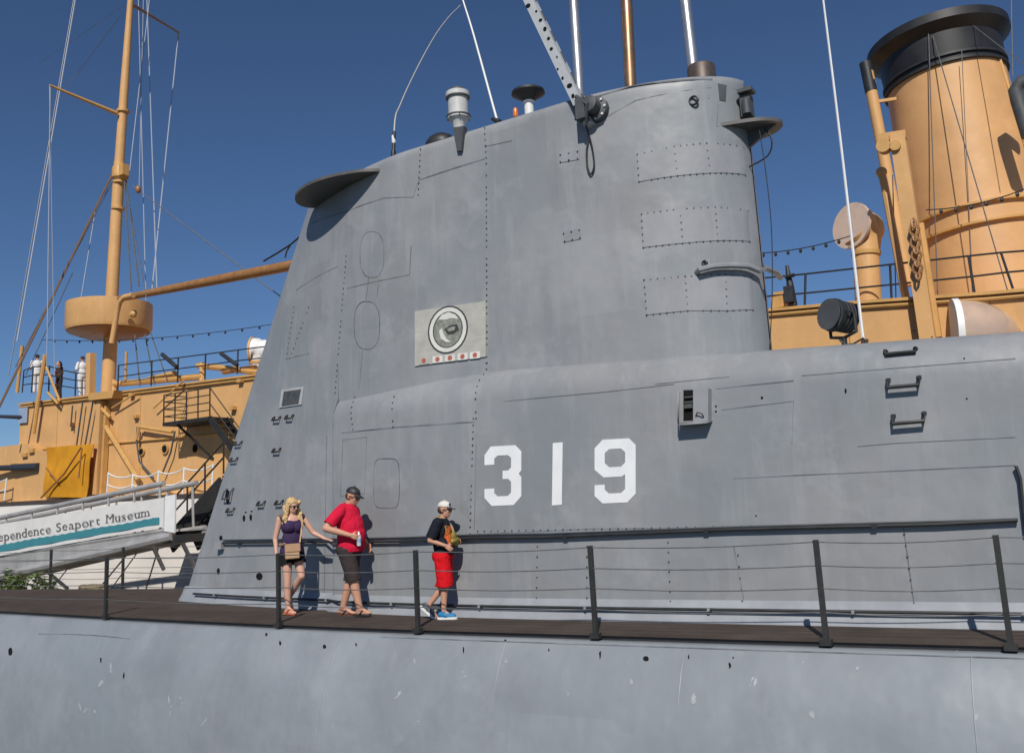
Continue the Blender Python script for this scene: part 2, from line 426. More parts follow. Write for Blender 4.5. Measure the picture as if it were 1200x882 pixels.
for ln in [((560, 622), (880, 616), (1190, 612)), ((545, 704), (800, 707), (1195, 713)), ((630, 640), (629, 700)), ((688, 640), (688, 700)), ((783, 635), (786, 704)), ((865, 650), (870, 704)), ((1058, 612), (1071, 706))]:
    rivets_on(rv, ln, 'L', .11, .012)
obj('rivets', rv, GRIME, base, 'stuff')
# raised plates and doors
plate('panel', ((655, 179), (679, 175), (679, 187), (656, 191)), .008)
plate('panel', ((660, 271), (680, 267), (681, 280), (661, 284)), .008)
rv = MB()
for q in (((657, 182), (677, 178)), ((657, 190), (677, 186)), ((661, 274), (679, 270)), ((662, 283), (680, 279))): rivets_on(rv, q, 'A', .09, .018)
obj('rivets', rv, BLACKP, sail, 'stuff')
for ln, w_ in [(((365, 262), (408, 247), (450, 232), (484, 231), (491, 211), (530, 198), (568, 186)), .02), (((396, 430), (391, 500)), .014), (((400, 507), (470, 500), (556, 494)), .02),
           (((347, 340), (375, 322), (396, 312)), .012), (((336, 420), (362, 414)), .014), (((407, 338), (480, 322), (482, 288)), .010),
           (((600, 165), (568, 172)), .010), (((690, 150), (745, 118), (805, 106), (862, 104)), .010), (((830, 115), (862, 124)), .012), (((842, 122), (840, 148), (862, 152)), .01)]:
    seam(ln, wd=w_)
for ln, w_ in [(((840, 455), (930, 446)), .012), (((768, 450), (855, 441)), .012), (((558, 520), (556, 620)), .010), (((560, 625), (700, 619), (900, 618), (1190, 609)), .012), (((860, 560), (1190, 545)), .009), (((1058, 612), (1071, 706)), .012),
           (((860, 640), (872, 704)), .009), (((590, 470), (700, 460), (790, 450)), .010), (((845, 480), (930, 470), (928, 520)), .008), (((1005, 523), (1050, 519), (1190, 512)), .008), (((940, 440), (1190, 420)), .009), (((383, 510), (380, 700)), .009),
           (((232, 700), (330, 702), (470, 703), (545, 704), (800, 707), (1195, 713)), .016)]:
    seam(ln, wd=w_, parent=base)
def oval(cx, cy, rx, ry, n=28, expo=2.6):
    out = []
    for k in range(n+1):
        a = 2*math.pi*k/n; c, s_ = math.cos(a), math.sin(a)
        out.append((cx+rx*math.copysign(abs(c)**(2/expo), c), cy+ry*math.copysign(abs(s_)**(2/expo), s_)-(.0)*c))
    return out
def ring_seam(pts, which='A', parent=None, wd=.014, name='hatch_rim', m=SEAM):
    return seam(pts, which, wd, parent, m, name)
ring_seam(oval(436, 298, 14, 27)); ring_seam(oval(430, 381, 15, 28))
ring_seam(oval(453, 566, 15, 29, expo=5)); ring_seam([(402, 515), (430, 512), (427, 578), (399, 581), (402, 515)], wd=.008)
# rust runs under the oval hatches are paint stains of their own: thin strips
STAIN = mat('rust_stain', (.20, .18, .15), .7, var=.4, scale=9)
for a, b_ in (((432, 326), (429, 352)), ((425, 410), (421, 455)), ((444, 322), (442, 348))): seam((a, b_), wd=.02, m=STAIN, name='rust_run', off=.002)
# numerals
D3 = [(0, .31), (0, .14), (.17, 0), (.84, 0), (1, .11), (1, .43), (.93, .485), (1, .54), (1, .86), (.8, 1), (.2, 1), (0, .86), (0, .71), (.27, .71), (.27, .79), (.36, .845), (.64, .845), (.73, .79), (.73, .61), (.65, .56), (.5, .56), (.5, .42), (.65, .42), (.73, .37), (.73, .21), (.64, .16), (.36, .16), (.27, .21), (.27, .31)]
D9 = [(0, .13), (.2, 0), (.84, 0), (1, .11), (1, .87), (.8, 1), (.2, 1), (0, .88), (0, .71), (.25, .71), (.25, .79), (.35, .85), (.65, .85), (.75, .79), (.75, .56), (.66, .595), (.22, .595), (0, .47)]
D9H = [(.25, .215), (.36, .155), (.65, .155), (.75, .215), (.75, .375), (.65, .44), (.36, .44), (.25, .375)]
def numeral(quad, loop, holes=()):
    q = [(lambda p: (p.x, p.z))(hit(*p, 'L')) for p in quad]
    f_ = lambda l: [surfXZ(*bil(q, u, v), .005, 'L') for u, v in l]
    obj('numeral', MB().prism(f_(loop), (0, .004, 0), [f_(h) for h in holes]), WNUM, base, fix=False)
numeral(((568, 523.5), (611, 521), (611, 591), (568, 593)), D3)
numeral(((648, 519), (659.5, 518), (658.5, 591), (647, 592)), [(0, 0), (1, 0), (1, 1), (0, 1)])
numeral(((697, 515.5), (745, 513), (745, 588), (697, 590)), D9, [D9H])
# emblem board
PLQ = mat('emblem_board', (.42, .41, .37), .6, var=.1, scale=6, streak=.5, rust=.2, stretch=(.15, 1, 2))
brd = plate('emblem_board', ((487, 365), (570, 353), (570, 418), (487, 429)), .02, PLQ, sail, 4, 4, label='pale weathered board with round insignia and small flags')
def disc(cx, cy, rx, ry, off, m, name, hole=None, parent=None, pts=None):
    lp = lambda a, b_: [surf(cx+a*math.cos(k*.2618), cy+b_*math.sin(k*.2618)-.14*a*math.cos(k*.2618), off) for k in range(24)]
    o_ = MB().prism([surf(x, y, off) for x, y in pts] if pts else lp(rx, ry), (0, .004, 0), [lp(*hole)] if hole else [])
    return obj(name, o_, m, parent or brd, fix=False)
EMK = mat('emblem_dark', (.045, .045, .045), .6); EMW = mat('emblem_white', (.66, .65, .61), .6, var=.08); EMG = mat('emblem_green_grey', (.24, .25, .215), .6, var=.35, scale=14)
EMR = mat('flag_red', (.42, .12, .08), .6, var=.2, scale=30)
disc(526, 386.5, 23.5, 28, .026, EMK, 'emblem_outline', (21.8, 26.2)); disc(526, 386.5, 21.8, 26.2, .025, EMW, 'emblem_ring', (17, 20.6))
disc(526, 386.5, 17.6, 21.2, .028, EMK, 'emblem_inner_line', (16.6, 20.2)); disc(526, 386.5, 17, 20.6, .024, EMG, 'emblem_field')
disc(0, 0, 0, 0, .030, EMW, 'emblem_cloud', pts=[(515, 375), (519, 369), (527, 366), (535, 369), (538, 374), (530, 373), (524, 375)])
disc(0, 0, 0, 0, .031, EMW, 'emblem_figure', pts=[(516, 388), (519, 385), (521, 391), (524, 397), (530, 401), (524, 401), (518, 397)])
disc(0, 0, 0, 0, .030, EMK, 'emblem_figure', pts=[(522, 386), (530, 381), (537, 380), (539, 386), (533, 391), (526, 392)])
disc(0, 0, 0, 0, .033, EMG, 'emblem_figure', pts=[(525, 386), (531, 383), (535, 383), (534, 387), (528, 389)])
for k in range(5):
    x = 492.5+k*14.6-(1.5 if k == 0 else 0); y = 424.5-k*1.65
    disc(0, 0, 0, 0, .026, EMW if k else PLQ, 'flag', pts=[(x+1, y-5), (x+12.6, y-6.3), (x+12.6, y+1.6), (x+1, y+2.9)])
    disc(x+6.8, y-1.8, 2.6, 2.9, .029, EMR, 'flag_disc')
for k in range(6):                           # rivets of the board
    pass
# small window in the after fairing
plate('window_frame', ((331, 457), (357, 453), (354, 474), (328, 478)), .02, mat('frame_grey', (.42, .43, .44), .5, var=.1), sail, 2, 2)
plate('window_pane', ((334, 459), (354, 456), (351, 473), (331.5, 476)), .026, mat('dusty_glass', (.075, .075, .07), .25, var=.3, scale=12), sail, 2, 2)
# grab rungs
def rung(px, py, w_=11, h_=6, m=DGREY, parent=None, dx=0, r=.013, out=.1, which='A'):
    a = surf(px, py, 0, which); b_ = surf(px+w_, py-w_*.09, 0, which); n_ = nrm(a.x, a.z, which); dz = V((0, 0, -h_*mpp(a)))
    pts = [a, a+n_*out*.6+dz*.3, a+n_*out+dz, b_+n_*out+dz, b_+n_*out*.6+dz*.3, b_]
    mb = MB().tube(pts, r, 6)
    for p in (a, b_): mb.box(p, (.05, .03, .03))
    return obj('grab_rung', mb, m, parent or sail)
for p in ((322, 489), (337, 487), (322, 526), (304, 588), (325, 587), (268, 596), (277, 518), (272, 537)): rung(*p, w_=7, h_=4, r=.016, out=.06, m=BLACKP)
rung(266, 573, 8, 12, r=.018)
for q in ((1038, 412, 35), (1041, 445, 36), (1047, 487, 36)): 
    rung(q[0], q[1], q[2], 10, BLACKP, base, r=.024, out=.085, which='L')
# limber holes and openings
def hole(px, py, rx, ry, which='A', parent=None):
    pts = [surf(px+rx*math.cos(k*.7854), py+ry*math.sin(k*.7854), .004, which) for k in range(8)]
    return obj('drain_hole', MB().prism(pts, (0, .02, 0)), DARK, parent or sail, fix=False)
for h_ in ((286, 607, 1.6, 4), (294, 606, 1.6, 4), (288, 600, 1.2, 1), (295, 599, 1.2, 1), (259, 630, 2, 3), (256, 669, 1.8, 4), (304, 675, 4, 4.5), (267, 582, 2.5, 9)): hole(*h_)
for h_ in ((893, 466, 1.5, 1.8), (991, 458, 1.3, 3), (1092, 395, 1, 1), (1130, 420, 1, 1), (1133, 467, 1.2, 1), (886, 604, 1, 1), (1071, 387, 1, 1)): hole(*h_, 'L', base)
# open locker with a hinged box lid
q = [hit(*p, 'L') for p in ((801, 457), (816, 456.5), (816, 492), (801, 493))]
lk = obj('locker', MB().prism([surfXZ(p.x, p.z, .004, 'L') for p in q], (0, .05, 0)), DARK, base, fix=False)
a = surf(793, 459, 0, 'L'); b_ = surf(793, 496, 0, 'L'); c = surf(834, 492, 0, 'L'); d = surf(834, 456, 0, 'L')
for p1, p2 in ((surf(816, 456.5, 0, 'L'), surf(835, 456, 0, 'L')),):
    plate('locker_door', ((816.5, 457), (834, 456), (834, 494), (816.5, 496)), .12, GREYP, base, 1, 1, 'L')
mb = MB(); pt = lambda x, y, o_: surf(x, y, o_, 'L')
mb.add([pt(796, 460, 0), pt(801.5, 459, .17), pt(801.5, 496, .17), pt(796, 494, 0)], [(0, 1, 2, 3)])
mb.add([pt(797, 497, 0), pt(835, 494, 0), pt(834, 497, .17), pt(801, 500, .17)], [(0, 1, 2, 3)])
bm_ = obj('locker_side', mb, GREYP, base); sol = bm_.modifiers.new('s', 'SOLIDIFY'); sol.thickness = .015
mb = MB()
for y in (466, 472, 478): mb.tube([pt(803, y, .02), pt(814, y-1, .02)], .012, 6)
mb.box(pt(808, 476, .03), (.10, .04, .05)); obj('locker_fittings', mb, DGREY, base)
mb = MB().tube([pt(820, 488, .13), pt(823, 484, .16), pt(828, 486, .16), pt(829, 489, .13)], .008, 6); obj('locker_handle', mb, BLACKP, base)
for y in (476, 482): mb = hole(839, y, 1.2, 1.2, 'L', base)
# handrail along the sail foot and the pipe on the skirt
def pipe_on(pts, off, r, m, parent, name, which, brackets=0, step=.3):
    L_ = along(pts, which, step); P_ = [surfXZ(x, z, off, which) for x, z in L_]
    o_ = obj(name, MB().tube(P_, r, 8), m, parent)
    if brackets:
        for i in range(2, len(P_)-1, brackets):
            x, z = L_[i]; mb = MB().bar(surfXZ(x, z, -.01, which), surfXZ(x, z, off+.02, which), .06, .05)
            obj('bracket', mb, m, parent)
    return o_
pipe_on([(262, 636), (330, 635), (470, 634)], .05, .018, BLACKP, sail, 'handrail', 'A', 6)
pipe_on([(470, 634), (560, 630), (640, 629), (860, 620), (1100, 614), (1193, 609)], .05, .020, BLACKP, base, 'handrail', 'A', 6)
pipe_on([(262, 632.5), (330, 631.5), (470, 629.5)], .02, .010, DGREY, sail, 'conduit', 'A')
pipe_on([(470, 629.5), (560, 626), (640, 625), (860, 617), (1193, 608)], .02, .010, DGREY, base, 'conduit', 'A')
obj('junction_box', MB().box(surf(261, 639, .05), (.18, .12, .13)), GREYP, sail)
mb = MB(); P_ = [V((x, YC-foot(x)-.115, .15)) for x in [-14.4+.4*i for i in range(48)]]
pip = obj('foot_pipe', mb.tube(P_, .02, 6), BLACKP, sub)
for i in range(2, 48, 4): obj('bracket', MB().box(P_[i]+V((0, .05, 0)), (.03, .16, .03)), SKIRT, pip)
# curved grab rail round the leading edge, pad eyes
a = [(819, 318), (835, 314), (855, 313), (872, 314), (884, 319)]; pts = []
for p in a: pts.append(surf(*p, .09, 'U'))
x, z = -3.5, pts[-1].z; pts += [V((-3.32, 11.75, z)), V((-3.28, 12.1, z)), V((-3.32, 12.45, z))]
obj('grab_rail', MB().tube([surf(817, 319, 0, 'U')]+pts, .04, 8), GREY, sail)
def eye(px, py, r=.06):
    c = surf(px, py, .02); pts = [c+V((r*math.cos(k*.6283), -.01, r*math.sin(k*.6283))) for k in range(11)]
    obj('pad_eye', MB().tube(pts, .016, 6), BLACKP, sail)
eye(813, 119); plate('panel', ((822, 305), (832, 304), (832, 312), (822, 313)), .01); eye(826, 309, .03)
# seam along the sail's top forward edge
seam(((700, 113), (740, 101), (790, 95), (835, 93)), wd=.02)
# dark rusty patch and worn paint near the top
plate('worn_patch', ((841, 98), (851, 100), (850, 119), (843, 118)), .006, DGREY, sail, 1, 1)
# side wings (flat plates sticking out of the sail)
def wing(name, outline, th, parent=sail):
    return obj(name, MB().prism(spl(outline, 4), (0, 0, th)), mat('wing_paint', (.10, .095, .09), .5, var=.25, scale=3, rust=.5, stain=(.20, .11, .06)), parent, fix=True)
z = 6.86
pl = [V((x+.42, YC-bU(x+.42, z)-y*.8, z)) for x, y in [(-9.55, -.1), (-9.65, .10), (-9.9, .34), (-10.3, .58), (-10.7, .74), (-11.1, .80), (-11.45, .74), (-11.68, .56), (-11.75, .32), (-11.68, .05), (-11.5, -.05)]]
wing('side_wing', pl, .05)
z = 6.34
wing('side_wing', [V((-3.75, 11.62, z)), V((-3.4, 11.72, z)), V((-3.2, 11.8, z)), V((-3.06, 11.92, z)), V((-2.98, 12.1, z)), V((-3.06, 12.28, z)), V((-3.2, 12.4, z)), V((-3.4, 12.48, z)), V((-3.75, 12.55, z))], .05)
obj('wing_strut', MB().prism([V((-3.6, 12.05, 6.34)), V((-3.05, 12.05, 6.34)), V((-3.5, 12.05, 6.08))], (0, .06, 0)), DGREY, sail)
obj('navigation_light', MB().box((-3.38, 11.9, 6.62), (.14, .16, .3)).box((-3.36, 11.86, 6.82), (.2, .2, .05)).lathe((-3.36, 11.8, 6.48), [(.06, 0), (.06, .2), (.02, .24)], 10), DGREY, sail)
mb = MB().tube(spl([(-3.25, 11.9, 6.3), (-3.22, 11.9, 5.7), (-3.22, 11.9, 4.9), (-3.3, 11.9, 4.0), (-3.42, 11.9, 3.2)]), .007, 5); obj('cable', mb, BLACKP, sail)
mb = MB().tube(spl([(-3.2, 12.0, 6.3), (-3.12, 12.0, 6.1), (-3.2, 12.0, 5.9), (-3.5, 12.0, 5.8)]), .012, 5); obj('cable', mb, BLACKP, sail)
# ---- masts on top of the sail
def up(px, py, y): return onY(px, py, y)
def mast(px_b, py_b, px_t, py_t, wpx, m, name, y=YC, ext=3.2):
    b_ = up(px_b, py_b, y); t_ = up(px_t, py_t, y); r = wpx*mpp(b_)/2; d = t_-b_
    return obj(name, MB().lathe(b_-d.normalized()*.6, [(r, 0), (r, d.length*ext), (r*.6, d.length*ext+.1)], 24, d.normalized()), m, sail)
mast(679, 108, 672, 0, 12, STEEL, 'periscope'); mast(739, 100, 734, 0, 14, BRASS, 'periscope'); mast(812, 78, 803, 0, 13, STEEL, 'periscope')
b_ = up(820, 92, 12.0); obj('periscope_collar', MB().lathe((b_.x, 12.1, 7.05), [(.2, 0), (.2, .42), (.18, .45)], 20), mat('dark_brown_metal', (.10, .08, .07), .5, .5, var=.25, scale=5), sail)
# snorkel head with valve body
c = up(538, 150, 11.55); s = mpp(c)
SNK = mat('snorkel_paint', (.52, .52, .51), .5, var=.14, scale=6, streak=.3, rust=.25)
obj('snorkel_head', MB().lathe(c+V((0, 0, -.35)), [(5.5*s, 0), (6*s, .30), (7.5*s, .40), (11.5*s, .50), (13.5*s, .50), (13.5*s, .555), (11.8*s, .56), (11.8*s, .86), (14*s, .87), (14*s, .945), (10.5*s, .95)], 28), SNK, sail)
for z in (.545, .865): obj('snorkel_band', MB().lathe(c+V((0, 0, -.35+z)), [(12*s, -.016), (14.3*s, -.016), (14.3*s, .006), (12*s, .006)], 28), DGREY, sail)
obj('snorkel_cap', MB().lathe(c+V((0, 0, .59)), [(10.8*s, 0), (10.8*s, .035), (8.5*s, .075), (3*s, .085)], 24), DGREY, sail)
for k in range(7): obj('snorkel_bolt', MB().lathe(c+V((12.8*s*math.cos(k*.9), 12.8*s*math.sin(k*.9), .14)), [(.014, 0), (.014, .03)], 6), DGREY, sail)
plate('fairing_wedge', ((533, 151), (546, 149), (543, 178), (538, 178)), .06, DGREY, sail, 1, 2)
# mushroom vent, small amber lamp, low black dome
c = up(620, 128, 11.7); s = mpp(c)
mv = obj('mushroom_vent', MB().lathe(c+V((0, 0, -.15)), [(5.5*s, 0), (5.5*s, .25), (7*s, .27), (6*s, .3)], 16), WHITEP, sail)
obj('vent_cap', MB().lathe(c+V((0, 0, .12)), [(6*s, 0), (9*s, .04), (20*s, .13), (19*s, .17), (11*s, .21), (2*s, .22)], 24), BLACKP, sail)
c = up(604, 130, 11.6); AMB = mat('amber_lens', (.62, .16, .03), .25, var=.05)
obj('amber_lamp', MB().lathe(c+V((0, 0, -.1)), [(.042, 0), (.042, .10), (.03, .14), (.01, .15)], 12), AMB, sail)
c = up(516, 166, 11.8); obj('low_dome', MB().ball(c+V((0, 0, -.06)), (.28, .22, .2)), BLACKP, sail)
c = up(840, 92, 11.9)
# whip antennas
def whip(name, pts, r0, r1, m, parent=sail, base_m=BLACKP, bh=.4, br=.03):
    pts = spl(pts, 6); n_ = len(pts); rs = [lerp(r0, r1, i/(n_-1)) for i in range(n_)]
    o_ = obj(name, MB().tube(pts, rs, 6), m, parent)
    d = (pts[4]-pts[0]).normalized()
    obj('antenna_base', MB().lathe(pts[0], [(br*1.4, -.05), (br*1.4, .04), (br, .06), (br, bh), (br*.5, bh+.03)], 12, d), base_m, parent)
    return o_
y = 11.5
whip('whip_antenna', [up(*p, y) for p in ((461, 180), (463, 140), (469, 123), (480, 98), (495, 68), (511, 40), (526, 20), (540, 6))], .014, .005, ROPEW, bh=.36)
obj('antenna_collar', MB().lathe(up(461.5, 168, y), [(.03, 0), (.034, .02), (.034, .12), (.03, .14)], 12), WHITEP, sail)
whip('whip_antenna', [up(*p, 11.6) for p in ((583, 142), (580, 132), (555, 41), (543, 2), (530, -42))], .022, .01, WHITEP, bh=.1, br=.03)
# hinged lattice antenna mast with holes
a = up(691, 146, 11.0); b_ = up(614, -14, 11.0); d = b_-a; n_ = V((0, -1, 0)); side = d.normalized().cross(n_)
ant = obj('folding_mast', MB().bar(a-d*.01, b_, .14, .17, V((0, -1, 0))), mat('antenna_grey', (.42, .44, .46), .5, var=.1, scale=6, rust=.15), sail)
for k in range(1, 7):
    p = a+d*(k/6.6); obj('mast_joint', MB().bar(p-side*.092, p+side*.092, .015, .19, d), DGREY, ant)
for k in range(14):
    p = a+d*((k+.8)/15)+n_*.0885+side*random.uniform(-.045, .045)
    r_h = random.choice((.018, .024, .034)); obj('mast_hole', MB().lathe(p, [(r_h, 0), (r_h, .004)], 8, n_, sx=random.uniform(.7, 1.4)), DARK, ant)
c = surf(699, 130, 0); c = V((c.x, c.y, c.z))
pv = obj('mast_pivot', MB().lathe(c+V((0, .05, 0)), [(.19, 0), (.19, .12), (.12, .14), (.12, .3), (.05, .32)], 14, V((0, -1, .1)).normalized()).box(c+V((-.12, -.15, -.02)), (.14, .26, .3)).tube([c+V((-.2, -.2, .2)), c+V((.0, -.28, .0)), c+V((-.1, -.2, -.25))], .03, 6), DGREY, sail)
for k in range(8):
    aa = k*.785; obj('pivot_bolt', MB().lathe(c+V((.02+.15*math.cos(aa), -.075, .15*math.sin(aa))), [(.018, 0), (.018, .025)], 6, V((0, -1, 0))), WHITEP, pv)
cpt = spl([c+V((-.1, -.25, -.1))]+[surf(x, y, .03) for x, y in ((691, 160), (688.5, 175), (689, 195), (693, 205), (697, 196), (695.5, 178), (691.5, 160))])
obj('hanging_cable', MB().tube(cpt, .014, 6), BLACKP, sail)
# ---- things on the fore part of the casing top
y = 11.6
sl = thing('signal_searchlight', 'black drum-shaped signal searchlight on bracket in front of the buff deckhouse', 'searchlight', (onY(985, 400, y).x, y, ztopL(-2)))
c = onY(986, 371, y); s = mpp(c)*.82; axs = V((-.55, -.8, .12)).normalized()
obj('housing', MB().lathe(c-axs*19*s, [(11*s, 0), (20*s, 3*s), (22*s, 8*s), (22*s, 30*s), (24*s, 31*s), (24*s, 36*s), (20*s, 37*s)], 24, axs), BLACKP, sl)
obj('lens', MB().lathe(c+axs*18.2*s, [(19.5*s, 0), (12*s, 1.5*s), (1*s, 2.5*s)], 24, axs), mat('searchlight_glass', (.03, .032, .036), .08, spec=.8), sl)
xx = axs.cross(V((0, 0, 1))).normalized(); bz = ztopL(c.x)-.02
obj('yoke', MB().tube([c+xx*25*s, c+xx*25*s-V((0, 0, 26*s)), c-V((0, 0, 31*s)), c-xx*25*s-V((0, 0, 26*s)), c-xx*25*s], .022, 8), BLACKP, sl)
obj('pedestal', MB().tube([c-V((0, 0, 31*s)), V((c.x, c.y, bz-.05))], .035, 10), BLACKP, sl)
for k in (-1, 1): obj('shutter_lever', MB().tube([c+xx*k*22*s, c+xx*k*28*s+axs*8*s, c+xx*k*27*s+axs*16*s], .012, 6), BLACKP, sl)
mb = MB()
for k in range(7): mb.lathe(c+axs*(-13+k*6)*s, [(22.6*s, 0), (22.6*s, 1.2*s)], 24, axs)
obj('cooling_rib', mb, DGREY, sl)
pts = [onY(*p, 11.5) for p in ((1013, 402), (1010, 385), (988, 190), (965, 2), (957, -60))]
whip('whip_antenna', pts, .022, .01, WHITEP, base, mat('antenna_brown', (.10, .05, .03), .5), .32, .03)
obj('antenna_cable', MB().tube([onY(*p, 11.4) for p in ((984, 398), (990, 404), (1000, 403), (1012, 396), (1014, 402))], .012, 5), BLACKP, base)
# dark door frame edge at the far fore part
mb = MB().tube([surf(x, y_, .05, 'L') for x, y_ in ((1191, 546), (1196, 560), (1199, 590), (1203, 625))], .018, 6); obj('door_bracket', mb, BLACKP, base)
# scuffs and small dark openings on the casing side
for px, py, rx, ry in ((12, 763, 3, 5), (312, 743, 1.3, 2), (380, 757, 2, 2.5), (543, 761, .8, 4), (592, 750, 1.4, 1.5), (643, 761, .9, 2), (703, 767, 1, 5), (757, 771, 3.4, 3), (807, 769, 1, 3), (855, 779, 1.3, 3.5), (859, 770, 1, 1), (328, 753, 1.3, 3), (145, 791, 1, 4), (118, 773, 1, 3), (417, 755, .8, 2)):
    pts = [casing_pt(px+rx*math.cos(k*.9)+random.uniform(-.5, .5), py+ry*math.sin(k*.9), .012) for k in range(7)]
    obj('limber_hole', MB().prism(pts, (0, .03, -.012)), DARK, casing, fix=False)
obj('lip_seam', MB().tube([V((x, YC-edge(x)-.135, -.112)) for x in [-8+.4*i for i in range(28)]], .009, 5), SEAM, casing)
obj('lip_seam', MB().tube([V((x, YC-edge(x)-.30-.02*math.sin(x), -.318-.03*math.sin(x))) for x in [-16+.4*i for i in range(8)]], .007, 5), SEAM, casing)
for x in (-19, -15.2, -11.6, -8.7, -6.1, -3.9, -1.2, 1.5):
    obj('butt_weld', MB().tube([V((x, YC-(edge(x)+p_), z_)) for p_, z_ in prof[3:]], .007, 5), HULLG, casing)
SCUFF = mat('scuffed_paint', (.33, .35, .37), .6, var=.25, scale=9); random.seed(21)
for k in range(26):
    px, py = random.uniform(20, 1180), random.uniform(752, 850); rx, ry = random.uniform(1, 4), random.uniform(2, 7); tl = random.uniform(-.5, .8)
    pts = [casing_pt(px+rx*math.cos(j*.7)*random.uniform(.4, 1.1)-tl*ry*math.sin(j*.7), py+ry*math.sin(j*.7), .006) for j in range(9)]
    obj('scuff', MB().prism(pts, (0, .02, -.008)), SCUFF, casing, fix=False)
# mooring pad and lines on the after casing
p0 = casing_pt(60, 720, .0)
obj('mooring_pad', MB().box(p0, (.3, .12, .05)).tube([p0+V((-.08, 0, 0)), p0+V((-.06, -.02, .06)), p0+V((.06, -.02, .06)), p0+V((.08, 0, 0))], .015, 6), GREY, casing)
for k, (px, py) in enumerate(((-60, 727), (-60, 748))):
    a = casing_pt(60, 720, .05); b_ = casing_pt(px, py, .06); o_ = obj('mooring_wire', MB().tube([a.lerp(b_, i/8)+V((0, -.03*math.sin(i/8*3.14), 0)) for i in range(9)], .012, 6), BLACKP)
    tag(o_, ('upper' if k == 0 else 'lower')+' black mooring wire running aft along the grey casing side', 'cable', 'mooring wires on the casing')
# ---------------------------------------------------------------- deck railings
RAIL = mat('railing_paint', (.028, .027, .026), .5, var=.25, scale=6)
def railing(label, posts, lean, hts, ext, y_off, side):
    P0 = posts[len(posts)//2]; t_ = thing('deck_railing', label, 'railing', P0)
    tops = []
    for p in posts:
        tp = V((p.x, p.y, .95)); tops.append(tp)
        obj('stanchion', MB().bar(V((p.x, p.y, -.03)), tp, .05, .05, V((0, 1, 0))), RAIL, t_)
        obj('stanchion_foot', MB().box((p.x, p.y, -.03), (.11, .1, .06)), RAIL, t_)
    chain = [ext[0]]+posts+[ext[1]]
    for h_ in hts:
        pts = []
        for a, b_ in zip(chain, chain[1:]):
            for i in range(6):
                q_ = a.lerp(b_, i/6); pts.append(V((q_.x, q_.y-.0, h_-.028*math.sin(i/6*math.pi))))
        pts.append(V((chain[-1].x, chain[-1].y, h_)))
        obj('wire', MB().tube(pts, .0065, 5), WIRE, t_)
near = [V((onZ(*p, 0).x, YC-edge(onZ(*p, 0).x)-.03, 0)) for p in ((125, 720), (328, 729), (490, 735), (701, 740), (970, 747), (1187, 748))]
ends = lambda x, s_: V((x, YC+s_*(edge(x)+.03), 0))
railing('row of black stanchions with wires along the walkway beside the visitors', [ends(-26, -1), ends(-19.2, -1)]+near+[ends(1.8, -1), ends(4.4, -1), ends(7, -1), ends(9.6, -1)], 0, (.93, .70, .48, .25), (ends(-34, -1), ends(12.2, -1)), 0, -1)
farp = [ends(x, 1) for x in (-26, onZ(57, 690, 0).x, onZ(157, 688, 0).x, -12.5, -9)]
railing('black stanchions with wires along the deck edge facing the white hull', farp, 0, (.93, .70, .48, .25), (ends(-34, 1), ends(-6, 1)), 0, 1)
# ================================================================== WARSHIP BEHIND
YW = 22.3                                   # near wall of its deckhouse
def W(px, py, y=YW): return onY(px, py, y)
ship = thing('warship', 'old warship with white hull, buff deckhouse, tall funnel and mast', 'ship', (-20, 29, WZ))
YO = 29.5
ZTOP = [(-39.5, 6.78), (-33.3, 6.58), (-23.8, 6.30), (-6.4, 5.84), (-.9, 5.36), (8, 4.8)]
ZBOT = [(-60, 2.95), (-35, 2.55), (-26, 2.35), (0, 1.7), (10, 1.5)]
zt = lambda x: interp(ZTOP, x); zb = lambda x: interp(ZBOT, x)
# white hull
def hb(x): return 8.2*math.sqrt(max(0, 1-((x+14)/52)**4))
hx = [-65+i*2.0 for i in range(52)]
hp = [(0, 0), (.05, -.5), (.16, -2.0), (.2, -4.2), (.1, -7)]
mb = MB()
for s in (-1, 1): mb.grid([[V((x, YO+s*(hb(x)+o_), zb(x)+z)) for o_, z in hp] for x in hx])
mb.grid([[V((x, YO+s*hb(x), zb(x))) for s in (-1, 1)] for x in hx], False)
hull = obj('hull', mb, OWHITE, ship)
mb = MB().grid([[V((x, YO-hb(x)-o_, zb(x)+z)) for o_, z in ((-.3, .045), (.06, .045), (.06, -.09), (-.02, -.09))] for x in hx], False)
obj('deck_edge', mb, mat('brown_deck_edge', (.07, .05, .04), .6, var=.2), ship)
# buff deckhouse wall with sheer, butt-jointed plates
xw = [-38.6, -35.9, -33.2, -30.5, -27.8, -25.1, -22.4, -19.5, -16.5, -13.5, -10.5, -7.5, -4.5, -1.5, 1.5, 4.5, 8]
dh = obj('deckhouse', MB().grid([[V((x, y, z)) for y, z in ((YW+.08, zb(x)), (YW+.08, zt(x)-.02), (YO+6, zt(x)-.02), (YO+6, zb(x)))] for x in xw], False).grid([[V((xw[0]+.01, y, z)) for z in (zb(xw[0]), zt(xw[0])-.02)] for y in (YW+.08, YO+6)], False), BUFF, ship)
k = 0
for a, b_ in zip(xw, xw[1:]):
    for lo, hi in ((0, .52), (.525, 1)):
        off = .012*((k*7) % 3)
        q = [V((x, YW-off, lerp(zb(x), zt(x), f_))) for x, f_ in ((a+.006, lo), (b_-.006, lo), (b_-.006, hi), (a+.006, hi))]
        if b_ < -36 and hi == 1:                # opening near the after corner that shows the sky
            pass
        obj('wall_plate', MB().prism(q, (0, .07+off, 0)), BUFF, dh); k += 1
